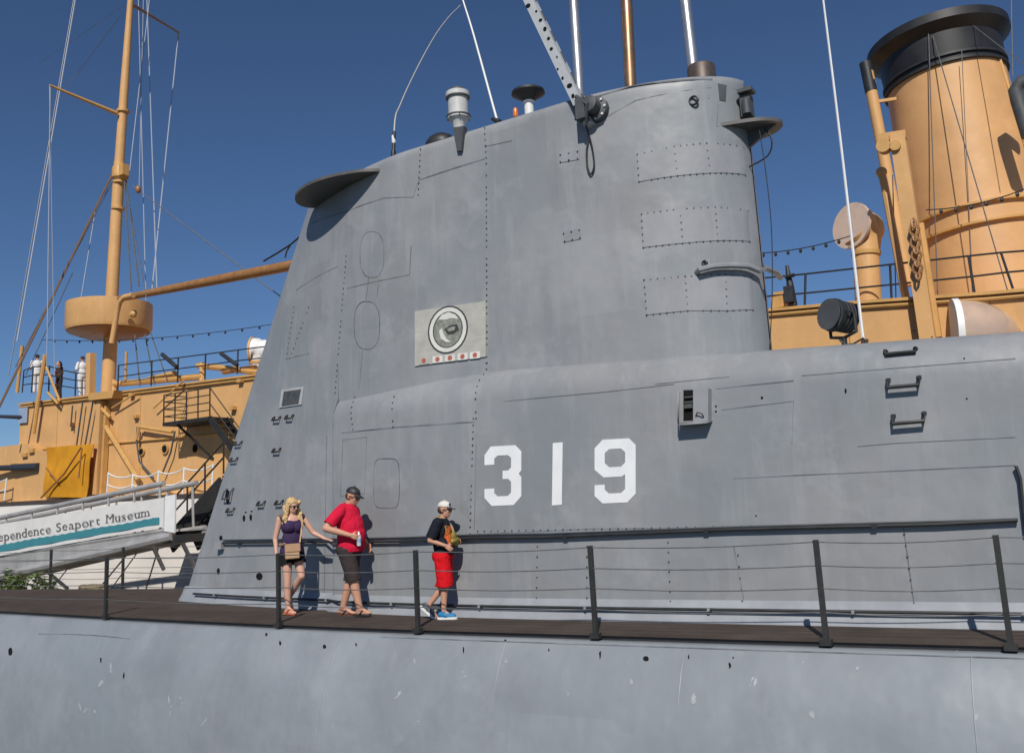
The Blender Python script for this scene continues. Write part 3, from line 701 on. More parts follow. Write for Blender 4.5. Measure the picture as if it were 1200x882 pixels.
# coping ledges along the top
mb = MB().tube([V((x, YW-.06, zt(x)-.10)) for x in xw], .045, 6); obj('ledge', mb, BUFFD, dh)
mb = MB().grid([[V((x, YW+y, zt(x)+z)) for y, z in ((-.14, -.02), (-.14, .05), (.4, .05))] for x in xw], False); obj('coping', mb, BUFFD, dh)
mb = MB().tube([V((x, YW-.05, lerp(zb(x), zt(x), .522))) for x in xw], .04, 6); obj('rubbing_strip', mb, BUFFD, dh)
# after casemate beyond the deckhouse end
mb = MB().prism([V((-46, YW-.35, zb(-46))), V((-35.0, YW-.35, zb(-35))), V((-34.2, YW-.35, 4.55)), V((-36.6, YW-.35, 4.62)), V((-37.5, YW-.35, 5.0)), V((-46, YW-.35, 5.1))], (0, 3, 0))
cm = obj('casemate', mb, BUFF, ship)
for px, py in ((29, 533), (37, 528), (42, 545), (16, 545)):
    c = W(px, py, YW-.4); obj('casemate_bracket', MB().box(c, (.35, .12, .16)), BUFFD, cm)
DBL = mat('gun_blue_black', (.03, .035, .045), .4, var=.15)
a = W(-30, 549, 21.4); b_ = W(45, 547, 21.9)
obj('gun_barrel', MB().tube([b_, a.lerp(b_, .6), a.lerp(b_, .58), a], [.17, .15, .12, .10], 16), DBL, ship)
a = W(-20, 487, 21.6); b_ = W(30, 489, 22.3); obj('gun_barrel', MB().tube([b_, a], [.09, .06], 12), DBL, ship)
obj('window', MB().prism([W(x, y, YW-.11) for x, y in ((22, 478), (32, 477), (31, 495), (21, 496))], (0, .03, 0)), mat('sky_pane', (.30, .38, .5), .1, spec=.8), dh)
# mast bracket, pilaster, braces
def strut(a, b_, w_, y1=YW-.25, y2=None, m=BUFFD, name='brace', parent=ship, n=8):
    A = W(*a, y1); B = W(*b_, y2 or y1); return obj(name, MB().tube([A, B], w_*mpp(A)/2, n), m, parent)
A = W(119, 470, YW-.2); B = W(114, 579, YW-.2)
obj('pilaster', MB().bar(A, B, .28, .3, V((0, 1, 0))), BUFF, ship)
A = W(126, 475, YW-.15); B = W(120, 580, YW-.15); obj('pilaster', MB().bar(A, B, .12, .2, V((0, 1, 0))), BUFFD, ship)
obj('mast_bracket', MB().prism([W(103, 461, YW-.5), W(134, 457, YW-.5), W(131, 466, YW-.5), W(104, 469, YW-.5)], (0, .9, 0)), BUFFD, ship)
strut((124, 500), (162, 562), 6); strut((109, 468), (129, 489), 4); strut((131, 478), (160, 460), 2); strut((180, 478), (215, 446), 2)
strut((164, 500), (202, 506), 4); strut((163, 500), (160, 515), 3)
strut((56, 460), (68, 473), 3); strut((53, 415), (39, 508), 5, 22.0, name='pole'); strut((26, 405), (20, 460), 4, 22.8, name='pole'); strut((52, 424), (70, 470), 3, 22.1, name='pole')
A = W(107, 414, 22.4); B = W(106, 463, 22.4); obj('post', MB().bar(A, B, .27, .27, V((0, 1, 0))), BUFF, ship)
strut((148, 412), (147, 446), 3, 22.8, name='pole')
# foremast with fighting top
YM = 24.2
mst = thing  # alias kept simple
base_m = W(126, 470, YM); t1 = W(131, 350, YM); t2 = W(140, 190, YM); t3 = W(153, 0, YM); t4 = t3+(t3-t2)*.5
s0 = mpp(t1)
mast_o = obj('mast', MB().tube([base_m, W(130, 392, YM)], [8*s0, 7.5*s0], 20).tube([W(130, 392, YM), t1, t2], [7.5*s0, 7.2*s0, 6.2*s0], 20).tube([t2, W(146, 100, YM), t3, t4], [5.8*s0, 5*s0, 3.6*s0, 2*s0], 16), BUFF, ship)
c = W(128, 382, YM); s = mpp(c)
obj('fighting_top', MB().lathe(c+V((0, 0, -.1)), [(30*s, -10*s), (46*s, -4*s), (47.5*s, 0), (47.5*s, 28*s), (45*s, 28*s), (45*s, 6*s), (4*s, 4*s)], 40), BUFF, mast_o)
obj('fighting_top_floor', MB().lathe(c+V((0, 0, -.1)), [(8*s, -12*s), (30*s, -10.4*s), (45*s, -5*s)], 40), BROWNB, mast_o)
for px, py in ((96, 366), (158, 368)):
    q = W(px, py, YM-1.45); obj('bracket', MB().lathe(q, [(4*s, 0), (4*s, .12), (2*s, .2)], 10, V((0, -1, 0))), BUFFD, mast_o)
c = W(141, 205, YM); obj('hounds', MB().lathe(c+V((0, 0, -.3)), [(6*s, 0), (9.5*s, .15), (9.5*s, .6), (7*s, .75)], 14).box(c+V((.35, -.1, .1)), (.35, .3, .5)), BUFFD, mast_o)
for py, px in ((246, 138), (132, 144), (215, 140)):
    c = W(px, py, YM); obj('mast_hoop', MB().lathe(c, [(7.6*s, 0), (7.6*s, .1)], 16), BUFFD, mast_o)
A = W(137, 133, YM-.3); B = W(58, 100, 21.0); obj('yard', MB().tube([A, B], [.09, .05], 10), BUFFD, mast_o)
A = W(152, 4, YM+.3); B = W(209, 38, 29); obj('yard', MB().tube([A, B], [.09, .05], 10), BROWNB, mast_o)
obj('yard_end', MB().tube([B, B+V((0, 0, -.5))], .04, 6), BUFFD, mast_o)
# boom with its goose-neck
A = W(140, 350, YM-1.0); B = W(420, 296, YM-1.0)
obj('boom', MB().tube([A, A.lerp(B, .5), B], [.13, .19, .2], 12), BROWNB, ship)
pts = [W(x, y, YM-1.95) for x, y in ((156, 346), (146, 348), (140, 354), (137, 365), (134, 385), (131, 402))]
obj('boom_pipe', MB().tube(pts, .11, 10), BUFF, ship)
# rigging
def rope(p, q, y1, y2, r=.02, m=WIRE, sag=0., name='rope', parent=ship, n=10):
    a = W(*p, y1); b_ = W(*q, y2)
    return obj(name, MB().tube([a.lerp(b_, i/n)+V((0, 0, -sag*4*(i/n)*(1-i/n))) for i in range(n+1)], r, 5), m, parent)
PALE = mat('pale_line', (.36, .39, .46), .7, var=.05)
for p, q, y1, y2, r, m in [((90, -10), (20, 400), 24, 21.5, .03, PALE), ((88, -10), (10, 440), 24.2, 21.2, .02, WIRE), ((59, 102), (55, 430), 21, 21.8, .024, PALE), ((58, 100), (64, 440), 21, 22.0, .014, PALE),
                           ((131, 205), (-5, 485), 24.0, 20.5, .05, mat('brown_stay', (.17, .10, .06), .7)), ((133, 210), (18, 430), 24, 22.5, .022, WIRE), ((112, 245), (94, 355), 23.9, 23, .02, PALE), ((85, 320), (30, 440), 23, 22.5, .018, WIRE),
                           ((175, 0), (152, 200), 26, 24.2, .02, PALE), ((162, -5), (171, 352), 26, 24, .018, PALE), ((168, 0), (163, 220), 26, 24.6, .014, PALE), ((209, 40), (178, 340), 29, 24.6, .026, PALE), ((172, -5), (184, 344), 27, 24, .022, PALE),
                           ((146, 212), (154, 340), 24.2, 23, .03, WIRE), ((148, 212), (163, 335), 24.3, 23, .03, WIRE), ((147, 215), (172, 350), 24.3, 23, .02, WIRE), ((155, 218), (335, 352), 24.3, 24, .022, WIRE), ((140, 20), (92, 85), 24.2, 25, .014, WIRE), ((92, 85), (68, 108), 25, 24, .014, WIRE),
                           ((158, 392), (164, 452), 24, 22.6, .028, WIRE), ((170, 392), (181, 450), 24, 22.6, .028, WIRE), ((176, 388), (196, 446), 24, 22.6, .022, WIRE), ((152, 2), (45, 75), 24.2, 26, .010, WIRE),
                           ((1088, 40), (1099, 350), 25.0, 24.6, .014, WIRE), ((1093, 42), (1182, 345), 25.0, 22.9, .014, WIRE), ((1185, -5), (1187, 90), 26, 26, .014, WIRE), ((1140, 30), (1205, 80), 25.4, 23, .012, WIRE), ((1127, 60), (1140, 345), 24.9, 24.9, .01, WIRE),
                           ((1046, 205), (1050, 350), 23.2, 23, .014, WIRE)]:
    rope(p, q, y1, y2, r, m)
for px, py in ((162, 222),):
    c = W(px, py, 24.2); obj('rigging_block', MB().ball(c, (.12, .12, .18)), BROWNB, ship)
def bulbs(p, q, y, n, sag):
    rope(p, q, y, y, .014, BLACKP, sag, 'light_string'); a = W(*p, y); b_ = W(*q, y)
    for i in range(1, n):
        t_ = i/n; c = a.lerp(b_, t_)+V((0, 0, -sag*4*t_*(1-t_)-.05)); obj('bulb', MB().lathe(c-V((0, 0, .06)), [(.02, 0), (.045, .04), (.03, .1)], 6), BLACKP, ship)
bulbs((50, 398), (325, 379), 23.5, 16, .25); bulbs((880, 297), (998, 276), 23, 8, .1); bulbs((1085, 246), (1210, 218), 23, 7, .12)
# broken signal hoist by the sail's after edge
obj('signal_hoist', MB().tube([W(x, y, 23) for x, y in ((309, 306), (326, 296), (340, 287), (352, 277), (358, 275))], .035, 5).tube([W(334, 302, 23), W(336, 294, 23), W(340, 288, 23)], .03, 5), BLACKP, ship)
# deckhouse-top railings
def shiprail(posts, y, rails, r=.03, m=BLACKP, knob=False, sag=0):
    A = [(W(*p[0], y), W(*p[1], y)) for p in posts]
    for a, b_ in A:
        obj('rail_post', MB().tube([a, b_], r, 6), m, ship)
    for f_ in rails:
        pts = []
        for (a, b_), (c, d) in zip(A, A[1:]):
            for i in range(6): pts.append(a.lerp(b_, f_).lerp(c.lerp(d, f_), i/6)+V((0, 0, -sag*4*(i/6)*(1-i/6))))
        pts.append(A[-1][0].lerp(A[-1][1], f_)); obj('rail', MB().tube(pts, r*.8, 5), m, ship)
shiprail([((26, 460), (28, 434)), ((37, 460), (39, 430)), ((57, 460), (58, 429)), ((70, 462), (71, 433)), ((88, 464), (89, 437)), ((102, 463), (102, 438))], 22.4, (.35, .68, 1))
shiprail([((138, 458), (139, 428)), ((177, 452), (178, 423)), ((208, 448), (209, 419)), ((240, 444), (241, 415)), ((278, 438), (279, 410)), ((318, 434), (319, 405))], 22.6, (.55, 1))
shiprail([((860, 368), (861, 329)), ((943, 362), (944, 321)), ((1045, 353), (1043, 310)), ((1142, 344), (1135, 300)), ((1187, 338), (1173, 296)), ((1245, 332), (1240, 291)), ((1330, 324), (1322, 283)), ((1420, 316), (1410, 274))], 22.6, (.45, 1), r=.03)
# white chain railing along the hull deck
shiprail([((125, 582), (127, 553)), ((154, 581), (156, 555)), ((184, 580), (186, 551)), ((214, 579), (216, 547)), ((248, 577), (250, 543))], 21.55, (.5, .95), r=.035, m=WHITEP, sag=.13)
shiprail([((5, 586), (8, 560)), ((-30, 587), (-28, 562))], 21.55, (.5, .95), r=.035, m=WHITEP, sag=.13)
# portholes, pipework
for px, py, r in ((167, 529, 3.6), (194, 526, 4.6), (230, 525, 5), (159, 488, 2)):
    c = W(px, py, YW-.02); s = mpp(c)
    ph = obj('porthole', MB().lathe(c, [(r*s*1.3, 0), (r*s*1.3, .06), (r*s, .06), (r*s, .02), (.01, .02)], 18, V((0, -1, 0))), BUFFD, dh); obj('porthole_glass', MB().lathe(c+V((0, -.03, 0)), [(r*s*.98, 0), (r*s*.98, .01)], 18, V((0, -1, 0))), DARK, ph)
for pl_ in (((161, 500), (160, 515), (163, 540), (180, 560)), ((205, 505), (200, 530), (190, 555)), ((85, 475), (83, 500)), ((97, 470), (90, 520), (80, 555), (76, 583)), ((110, 465), (100, 520), (92, 560))):
    obj('pipe', MB().tube([W(x, y, YW-.22) for x, y in pl_], .035, 6), DGREY, ship)
for px, py in ((160, 488), (273, 478), (84, 497), (155, 462), (282, 446)): obj('wall_fitting', MB().box(W(px, py, YW-.1), (.2, .2, .12)), BUFFD, dh)
# deck beams and gear on the deckhouse
for a, b_, w_, m in (((134, 450), (238, 441), 7, BUFFD), ((232, 428), (303, 436), 7, BUFFD), ((237, 425), (237, 446), 7, BUFF), ((175, 445), (205, 438), 8, BUFFD), ((134, 445), (134, 458), 6, BUFF), ((262, 436), (300, 430), 6, BROWNB)):
    strut(a, b_, w_, 22.9, m=m, name='deck_beam')
for a, b_ in (((190, 415), (207, 430)), ((259, 414), (278, 428))): strut(a, b_, 5, 22.5, m=BLACKP, name='davit_arm')
# ventilator cowls: body swept, mouth flared
def cowl(name, stem_px, head_px, r_stem, r_mouth, face, y, bottom, mouth_m=PINKV, body_m=BUFF):
    h = W(*head_px, y); s_ = mpp(h); b_ = W(*bottom, y); f_ = V(face).normalized(); pts = [b_, W(*stem_px, y)]; rs = [r_stem*s_]*2
    st = W(*stem_px, y)
    for i in range(1, 7):
        t_ = i/6; p = st.lerp(h, t_)*(1-t_*.0)+f_*(-.25*r_mouth*s_*math.sin(t_*3.14)); pts.append(p+V((0, 0, .15*r_mouth*s_*math.sin(t_*3.14)))); rs.append(lerp(r_stem, r_mouth, t_**1.2)*s_)
    pts.append(h+f_*.25*r_mouth*s_); rs.append(r_mouth*s_*1.02)
    o_ = obj(name, MB().tube(pts, rs, 24), body_m, ship)
    obj('cowl_back', MB().ball(h-f_*.62*r_mouth*s_, (r_mouth*s_*.85,)*3, 20, 14), body_m, o_)
    obj('cowl_rim', MB().lathe(h+f_*.25*r_mouth*s_, [(r_mouth*s_*.9, -.02), (r_mouth*s_*1.1, -.02), (r_mouth*s_*1.1, .05), (r_mouth*s_*.92, .05)], 28, f_), mouth_m, o_)
    obj('cowl_mouth', MB().lathe(h+f_*.27*r_mouth*s_, [(r_mouth*s_*.93, 0), (r_mouth*s_*.6, .0), (.02, -.01)], 28, f_), mouth_m, o_)
    obj('cowl_collar', MB().lathe(st-(st-b_)*.0, [(r_stem*s_*1.12, -.05), (r_stem*s_*1.12, .05)], 24, (st-b_).normalized()), BUFFD, o_)
    return o_
cowl('ventilator', (1015, 297), (1003, 266), 14.5, 25, (-.50, -.85, .12), 23.4, (1018, 362))
cowl('ventilator', (302, 425), (301, 411), 9, 15, (-.90, -.42, .05), 23.4, (302, 445), BUFF, WHITEP)
# glossy hood on the fore part: half dome with white rim
c = W(1122, 393, 22.0); s = mpp(c); f_ = V((-.93, -.25, .05)).normalized()
hd = obj('hood', MB().lathe(c, [(42*s, 0), (41*s, -14*s), (37*s, -30*s), (29*s, -46*s), (18*s, -58*s), (4*s, -66*s)], 32, f_), mat('hood_gloss', (.50, .36, .27), .15, var=.12, scale=2.5, spec=.7, coat=.6), ship)
obj('hood_rim', MB().lathe(c, [(39*s, -2*s), (43.5*s, -2*s), (43.5*s, 5*s), (39*s, 5*s)], 32, f_), WHITEP, hd)
# square davit post with purchase gear
A = W(1088, 400, 22.0); B = W(1052, 158, 22.0); s = mpp(A)
dv = obj('davit', MB().bar(A, B, 17*s, 15*s, V((0, 1, 0))), BUFF, ship)
c = W(1040, 168, 22.0); obj('davit_head', MB().bar(W(1030, 163, 22), W(1062, 158, 22), .22, .18).lathe(W(1036, 172, 21.9), [(.16, -.12), (.16, .12)], 14, V((0, -1, 0))).lathe(W(1050, 172, 21.9), [(.12, -.12), (.12, .12)], 14, V((0, -1, 0))), BUFFD, dv)
A2 = W(1100, 395, 22.2); B2 = W(1079, 262, 22.2); obj('davit_stay', MB().bar(A2, B2, 7*s, 8*s, V((0, 1, 0))), BUFFD, dv)
for k in range(9):
    p = W(1071+k*.6, 262+k*7.5, 21.75); obj('chain_link', MB().tube([p+V((.10*math.cos(j*.7854)*(1 if k % 2 else .45), -.02+.06*math.sin(j*.7854)*(0 if k % 2 else 1), .13*math.sin(j*.7854))) for j in range(9)], .03, 5), BROWNB, dv)
obj('pipe', MB().tube([W(1033, 203, 22.6), W(1036, 215, 22.6), W(1052, 300, 22.6), W(1062, 352, 22.6)], .09, 8).ball(W(1033, 202, 22.6), .13), BUFF, ship)
# small dark machine on the deckhouse edge
c = W(926, 345, 22.7)
gm = obj('winch', MB().box(W(918, 354, 22.7), (.5, .35, .28)).box(W(915, 345, 22.7), (.3, .2, .12)), BUFFD, ship)
obj('winch_lever', MB().tube([W(929, 358, 22.6), W(926, 335, 22.6), W(922, 311, 22.6)], [.12, .09, .04], 8).box(W(925, 345, 22.5), (.22, .2, .4)).tube([W(920, 325, 22.5), W(931, 322, 22.5)], .05, 6), BLACKP, gm)
# funnel
YF = 26.6
tb = W(1170, 380, YF); tt = W(1099, 58, YF); axf = (tt-tb).normalized(); Lf = (tt-tb).length; s = mpp(W(1120, 200, YF))
fn = obj('funnel', MB().lathe(tb-axf*.5, [(76*s, 0), (64*s, Lf+.3)], 56, axf), mat('funnel_buff', (.62, .345, .145), .5, var=.08, scale=.9, streak=.12, spots=.4, rust=.1, bump=.02, bscale=1.2, stain=(.30, .15, .05)), ship)
obj('funnel_cap', MB().lathe(tb+axf*(Lf-46*s), [(66*s, 0), (68*s, 36*s), (78*s, 45*s), (79*s, 46*s), (79*s, 56*s), (66*s, 58*s), (60*s, 58*s), (58*s, 20*s)], 56, axf), mat('soot_black', (.017, .017, .018), .5, var=.4, scale=1.5, streak=.4, rust=.25, stain=(.05, .04, .035)), fn)
for dd, r in ((Lf-46*s, 67.2), (Lf-38*s, 67.4), (Lf*.30, 75.5), (Lf*.30+.5, 74.5)):
    obj('funnel_band', MB().lathe(tb+axf*dd, [(r*s, -.04), (r*s+.035, -.03), (r*s+.035, .03), (r*s, .04)], 56, axf), BLACKP if dd > Lf*.6 else BUFFD, fn)
perp = axf.cross(V((0, 1, 0))).normalized()
def along_f(px, py, y=YF-.4): return W(px, py, y)
obj('steam_pipe', MB().tube([W(1065, 335, 25.4), W(1017, 85, 25.4)], 6.5*s, 14), BUFF, fn)
obj('steam_pipe_top', MB().tube([W(1021, 108, 25.4), W(1014, 74, 25.4)], 7*s, 14), BLACKP, fn)
for py, px in ((175, 1034), (240, 1047), (120, 1024)): obj('pipe_clamp', MB().bar(W(px, py, 25.35), W(px+26, py-4, 25.6), .08, .08), BUFFD, fn)
for k, (x0, x1) in enumerate(((1163, 1212), (1171, 1220))): obj('ladder_rail', MB().tube([W(x0, 70, 26), W(x1, 225, 26)], .06, 6), BUFF, fn)
for k in range(12):
    t_ = k/11; obj('ladder_rung', MB().tube([W(lerp(1163, 1212, t_), lerp(72, 225, t_), 26), W(lerp(1171, 1220, t_), lerp(72, 225, t_), 26)], .035, 5), BUFFD, fn)
obj('exhaust_pipe', MB().tube([W(1206, 160, 24.5), W(1193, 118, 24.5), W(1190, 106, 24.5), W(1196, 97, 24.5), W(1212, 92, 24.5)], .17, 12), DGREY, ship)
# orange canvas screen
def sheet(quad, y, fn_, nu=14, nv=10):
    q = [W(*p, y) for p in quad]; mb = MB(); rows = []
    for j in range(nv+1):
        row = []
        for i in range(nu+1):
            u, v = i/nu, j/nv; p = (q[0]*(1-u)+q[1]*u)*(1-v)+(q[3]*(1-u)+q[2]*u)*v
            row.append(p+V((0, fn_(u, v), 0)))
        rows.append(row)
    mb.grid(rows); mb.grid([[p+V((0, .03, 0)) for p in r] for r in rows])
    lp = [rows[0][i] for i in range(nu+1)]+[rows[j][nu] for j in range(1, nv+1)]+[rows[nv][i] for i in range(nu-1, -1, -1)]+[rows[j][0] for j in range(nv-1, 0, -1)]
    m = len(lp); mb.add(lp+[p+V((0, .03, 0)) for p in lp], [(i, (i+1) % m, m+(i+1) % m, m+i) for i in range(m)]); return mb
cv = obj('canvas_screen', sheet(((54, 524), (109, 520), (102, 583), (49, 582)), 21.7, lambda u, v: .07*math.sin(u*9+v*2)+.05*math.sin(v*6+u*3)), mat('orange_canvas', (.58, .26, .018), .8, var=.14, scale=2, spec=.2))
tag(cv, 'orange canvas screen hung against the buff deckhouse wall', 'canvas')
for a, b_ in (((54, 548), (68, 565)), ((48, 583), (75, 555)), ((75, 555), (95, 524)), ((96, 525), (92, 560))): strut(a, b_, 2, 21.5, m=BROWNB, name='brace')
# black platform with railings and steps on the deckhouse side
BK = mat('ladder_black', (.02, .019, .018), .55, var=.3, scale=4)
pf = thing('side_platform', 'black steel platform with cage railing on the buff deckhouse wall', 'platform', W(222, 500, 21.6))
z0 = W(222, 494, 21.4).z; xa, xb = W(196, 494, 21.4).x, W(250, 492, 21.4).x
obj('floor', MB().box(((xa+xb)/2, 21.75, z0), (xb-xa, 1.1, .12)), BK, pf)
for i in range(5):
    x = lerp(xa, xb, i/4); obj('post', MB().tube([(x, 21.25, z0), (x, 21.25, z0+1.05)], .025, 6), BK, pf)
for h_ in (.28, .54, .8, 1.05): obj('rail', MB().tube([(xa, 22.2, z0+h_), (xa, 21.25, z0+h_), (xb, 21.25, z0+h_)], .02, 6), BK, pf)
for dx in (0, .8): obj('support', MB().tube([(xa+.6+dx*2, 21.3, z0), (xa+1.4+dx*2, 22.28, z0-1.3)], .05, 6), BK, pf)
xe = xb+2.2; ze = z0-2.2
for y_ in (21.25, 21.95): obj('stringer', MB().bar((xb, y_, z0), (xe, y_, ze), .05, .22, V((0, 0, 1))), BK, pf)
for i in range(9):
    t_ = (i+.5)/9; obj('tread', MB().box((lerp(xb, xe, t_), 21.6, lerp(z0, ze, t_)), (.24, .68, .04)), BK, pf)
obj('rail', MB().tube([(xb, 21.25, z0+1.05), (xe, 21.25, ze+.95), (xe, 21.25, ze)], .02, 6), BK, pf)
obj('rail', MB().tube([(xb, 21.25, z0+.5), (xe, 21.25, ze+.5)], .02, 6), BK, pf)
# lower brow stair from the gangway head up to the deck
st = thing('boarding_stair', 'dark boarding stair with handrails rising from the gangway to the deck', 'stairs', W(235, 640, 19.4))
A = W(199, 624, 19.4); B = W(262, 555, 19.4)
for y_ in (0, .95):
    o_ = V((0, y_, 0)); obj('stringer', MB().bar(A+o_-V((0, 0, .35)), B+o_-V((0, 0, .35)), .08, .62, V((0, 0, 1))), BK, st)
for i in range(11):
    t_ = (i+.5)/11; p = A.lerp(B, t_); obj('tread', MB().box(p+V((0, .47, -.1)), (.28, .95, .04)), BK, st)
for h_ in (.5, .95): obj('rail', MB().tube([A+V((0, 0, h_)), B+V((0, 0, h_))], .028, 6), BK, st)
for t_ in (0, .33, .66, 1): p = A.lerp(B, t_); obj('post', MB().tube([p, p+V((0, 0, .98))], .028, 6), BK, st)
obj('landing', MB().box(B+V((.9, .5, -.2)), (1.8, 1.1, .3)), BK, st)
obj('lower_landing', MB().box(((A.x+W(199, 624, 17.2).x)/2-.3, 18.85, A.z-.14), (abs(A.x-W(199, 624, 17.2).x)+1.6, 3.2, .22)), BK, st)
# gangway truss with banner
YG = 17.2
gw = thing('gangway', 'grey pipe gangway sloping up to the white hull behind the banner', 'gangway', W(100, 665, 17.7))
GG = mat('gangway_aluminium', (.42, .41, .40), .45, .3, var=.15, scale=2, rust=.15)
g = lambda x, y, o_=0: W(x, y, YG)+V((0, o_, 0))
for o_ in (.06, 1.2):
    for a, b_, r in (((-60, 619), (190, 566), .08), ((-60, 689), (200, 628), .13), ((-60, 660), (200, 620), .07)):
        obj('chord', MB().tube([g(*a, o_), g(*b_, o_)], r, 8), GG, gw)
    for k in range(9):
        x = -55+k*30; obj('upright', MB().tube([g(x, 618-(x+60)*.212, o_), g(x+1, 686-(x+60)*.235, o_)], .04, 6), GG, gw)
q = [g(-60, 668, .1), g(200, 623, .1)]
obj('floor', MB().add([q[0], q[1], q[1]+V((0, 1.1, 0)), q[0]+V((0, 1.1, 0))], [(0, 1, 2, 3)]).add([q[0]-V((0, 0, .1)), q[1]-V((0, 0, .1)), q[1]+V((0, 1.1, -.1)), q[0]+V((0, 1.1, -.1))], [(0, 1, 2, 3)]), GG, gw)
obj('girder', MB().prism([g(-60, 664, .02), g(198, 619, .02), g(198, 627, .02), g(-60, 684, .02)], (0, .05, 0)), GG, gw)
obj('end_panel', MB().prism([g(194, 581, -.02), g(206, 579, -.02), g(205, 624, -.02), g(193, 622, -.02)], (0, .05, 0)), WHITEP, gw)
for a, b_ in (((165, 633), (192, 667)), ((200, 630), (230, 668)), ((38, 665), (80, 690)), ((20, 668), (62, 690))): obj('support', MB().tube([g(*a, .3), W(*b_, YG+.9)], .06, 6), GG, gw)
bn = thing('banner', 'white museum banner with serif lettering and teal wave on the gangway', 'banner', g(95, 640, -.05))
bq = [g(-62, 624, -.03), g(193, 582.5, -.03), g(192.5, 617, -.03), g(-62, 662, -.03)]
def bpt(u, v, o_=0): return (bq[0]*(1-u)+bq[1]*u)*(1-v)+(bq[3]*(1-u)+bq[2]*u)*v+V((0, o_, 0))
mb = MB(); rows = [[bpt(i/30, j/4, .012*math.sin(i*1.3)) for i in range(31)] for j in range(5)]; mb.grid(rows); mb.grid([[p+V((0, .02, 0)) for p in r] for r in rows])
obj('cloth', mb, mat('banner_white', (.66, .65, .63), .6, var=.05), bn)
top = []; bot = []
for i in range(121):
    u = i/120*.985; top.append(bpt(u, .635+.028*abs(math.sin(i*.75))+.01*math.sin(i*.2), -.016)); bot.append(bpt(u, .885, -.016))
obj('wave_band', MB().grid([top, bot], False), mat('banner_teal', (.045, .22, .26), .6, var=.08), bn)
INK = mat('banner_ink', (.12, .11, .11), .6)
SERIF = {'I': ((.5,), (.5,)), 'n': ((.08,), (.1, .88)), 'd': ((.8,), (.95,)), 'p': ((.05,), (.12,)), 'r': ((.1,), (.25,)), 'M': ((.1, .9), (.1, .9)), 'u': ((.08, .8), (.95,)), 'm': ((.05,), (.07, .5, .93)), 'a': ((), (.95,))}
def lettering(txt, u0, v0, u1):
    dg = bpy.context.evaluated_depsgraph_get(); x = 0.; glyphs = []
    for ch in txt:
        if ch == ' ': x += .34; continue
        cu = bpy.data.curves.new('letter', 'FONT'); cu.body = ch; cu.size = 1; cu.offset = -.008
        to = bpy.data.objects.new('letter_src', cu); COL.objects.link(to); dg.update()
        me = bpy.data.meshes.new_from_object(to.evaluated_get(dg)); bpy.data.objects.remove(to)
        xs_ = [v.co.x for v in me.vertices]; ys_ = [v.co.y for v in me.vertices]; x0, w_ = min(xs_), max(xs_)-min(xs_)
        kx = {'M': .84, 'm': .84, 'u': .92}.get(ch, 1); w_ *= kx; mb = MB(); mb.add([((v.co.x-x0)*kx+x, v.co.y, 0) for v in me.vertices], [tuple(p_.vertices) for p_ in me.polygons])
        tops, bots = SERIF.get(ch, ((), ()))
        for fr_, yy in [(f_, max(ys_)-.02) for f_ in tops]+[(f_, min(ys_)+.02) for f_ in bots]:
            cx = x+w_*fr_; mb.add([(cx-.11, yy-.022, .05), (cx+.11, yy-.022, .05), (cx+.11, yy+.022, .05), (cx-.11, yy+.022, .05)], [(0, 1, 2, 3)])
        glyphs.append(mb); x += w_+.13
    for mb in glyphs:
        mb.v = [tuple(bpt(u0+px_/x*(u1-u0), v0-py_*.40, -.030-.02*pz_)) for px_, py_, pz_ in mb.v]
        obj('letter', mb, INK, bn, fix=False)
lettering('Independence Seaport Museum', .215, .545, .955)
for a, b_, r in (((117, 688), (160, 636), .025), ((130, 690), (161, 647), .02), ((171, 690), (188, 634), .025), ((60, 690), (105, 634), .02)): rope(a, b_, 18.6, 18.4, r, WIRE, name='mooring_line', parent=gw)
# dock float between the boats with plants and coiled rope
dk = obj('dock', MB().box((-32, 17.0, -1.1), (30, 4.0, .5)), mat('dock_timber', (.16, .13, .10), .8, var=.2, scale=3)); dk['kind'] = 'structure'
LEAFM = mat('leaf_green', (.15, .21, .06), .55, var=.35, scale=5); STEM = mat('stem_brown', (.08, .055, .03), .8)
def bush(px, py, y, h, rad, n, label):
    c = W(px, py, y); c = V((c.x, y, -.85)); b_ = thing('bush', label, 'plant', c, 'plants on the dock')
    mb = MB(); st = MB()
    for k in range(n):
        a = random.uniform(0, 6.283); rr = rad*math.sqrt(random.random()); hh = h*(1-.5*(rr/rad)**2)*random.uniform(.5, 1)
        p = c+V((rr*math.cos(a), rr*.7*math.sin(a), hh)); d = V((math.cos(a), math.sin(a), random.uniform(-.2, .8))).normalized(); u = d.cross(V((0, 0, 1))).normalized(); l_ = random.uniform(.14, .28); w_ = l_*.3
        mb.add([p, p+d*l_*.5+u*w_, p+d*l_-V((0, 0, .05)), p+d*l_*.5-u*w_], [(0, 1, 2), (0, 2, 3)])
        if k % 14 == 0: st.tube([c+V((rr*.3*math.cos(a), rr*.2*math.sin(a), 0)), p], .012, 4)
    obj('foliage', mb, LEAFM, b_, fix=False); obj('stems', st, STEM, b_, 'stuff')
bush(36, 680, 16.0, 1.15, .85, 420, 'leafy green shrub spilling over at the dock beside the coiled rope')
bush(0, 678, 16.3, 1.25, .7, 420, 'taller green shrub at the dock below the gangway banner')
c = W(102, 688, 15.9); cr = MB()
for k in range(9):
    zz = -.85+k*.085; r0 = .75-.04*k; cr.tube([V((c.x+r0*math.cos(j*.3142)*random.uniform(.97, 1.03), 16.1+r0*.7*math.sin(j*.3142), zz+.02*random.random())) for j in range(21)], .055, 6)
o_ = obj('rope_coil', cr, mat('old_rope', (.22, .18, .11), .9, var=.3, scale=14)); tag(o_, 'heap of coiled brown rope lying on the dock', 'rope')
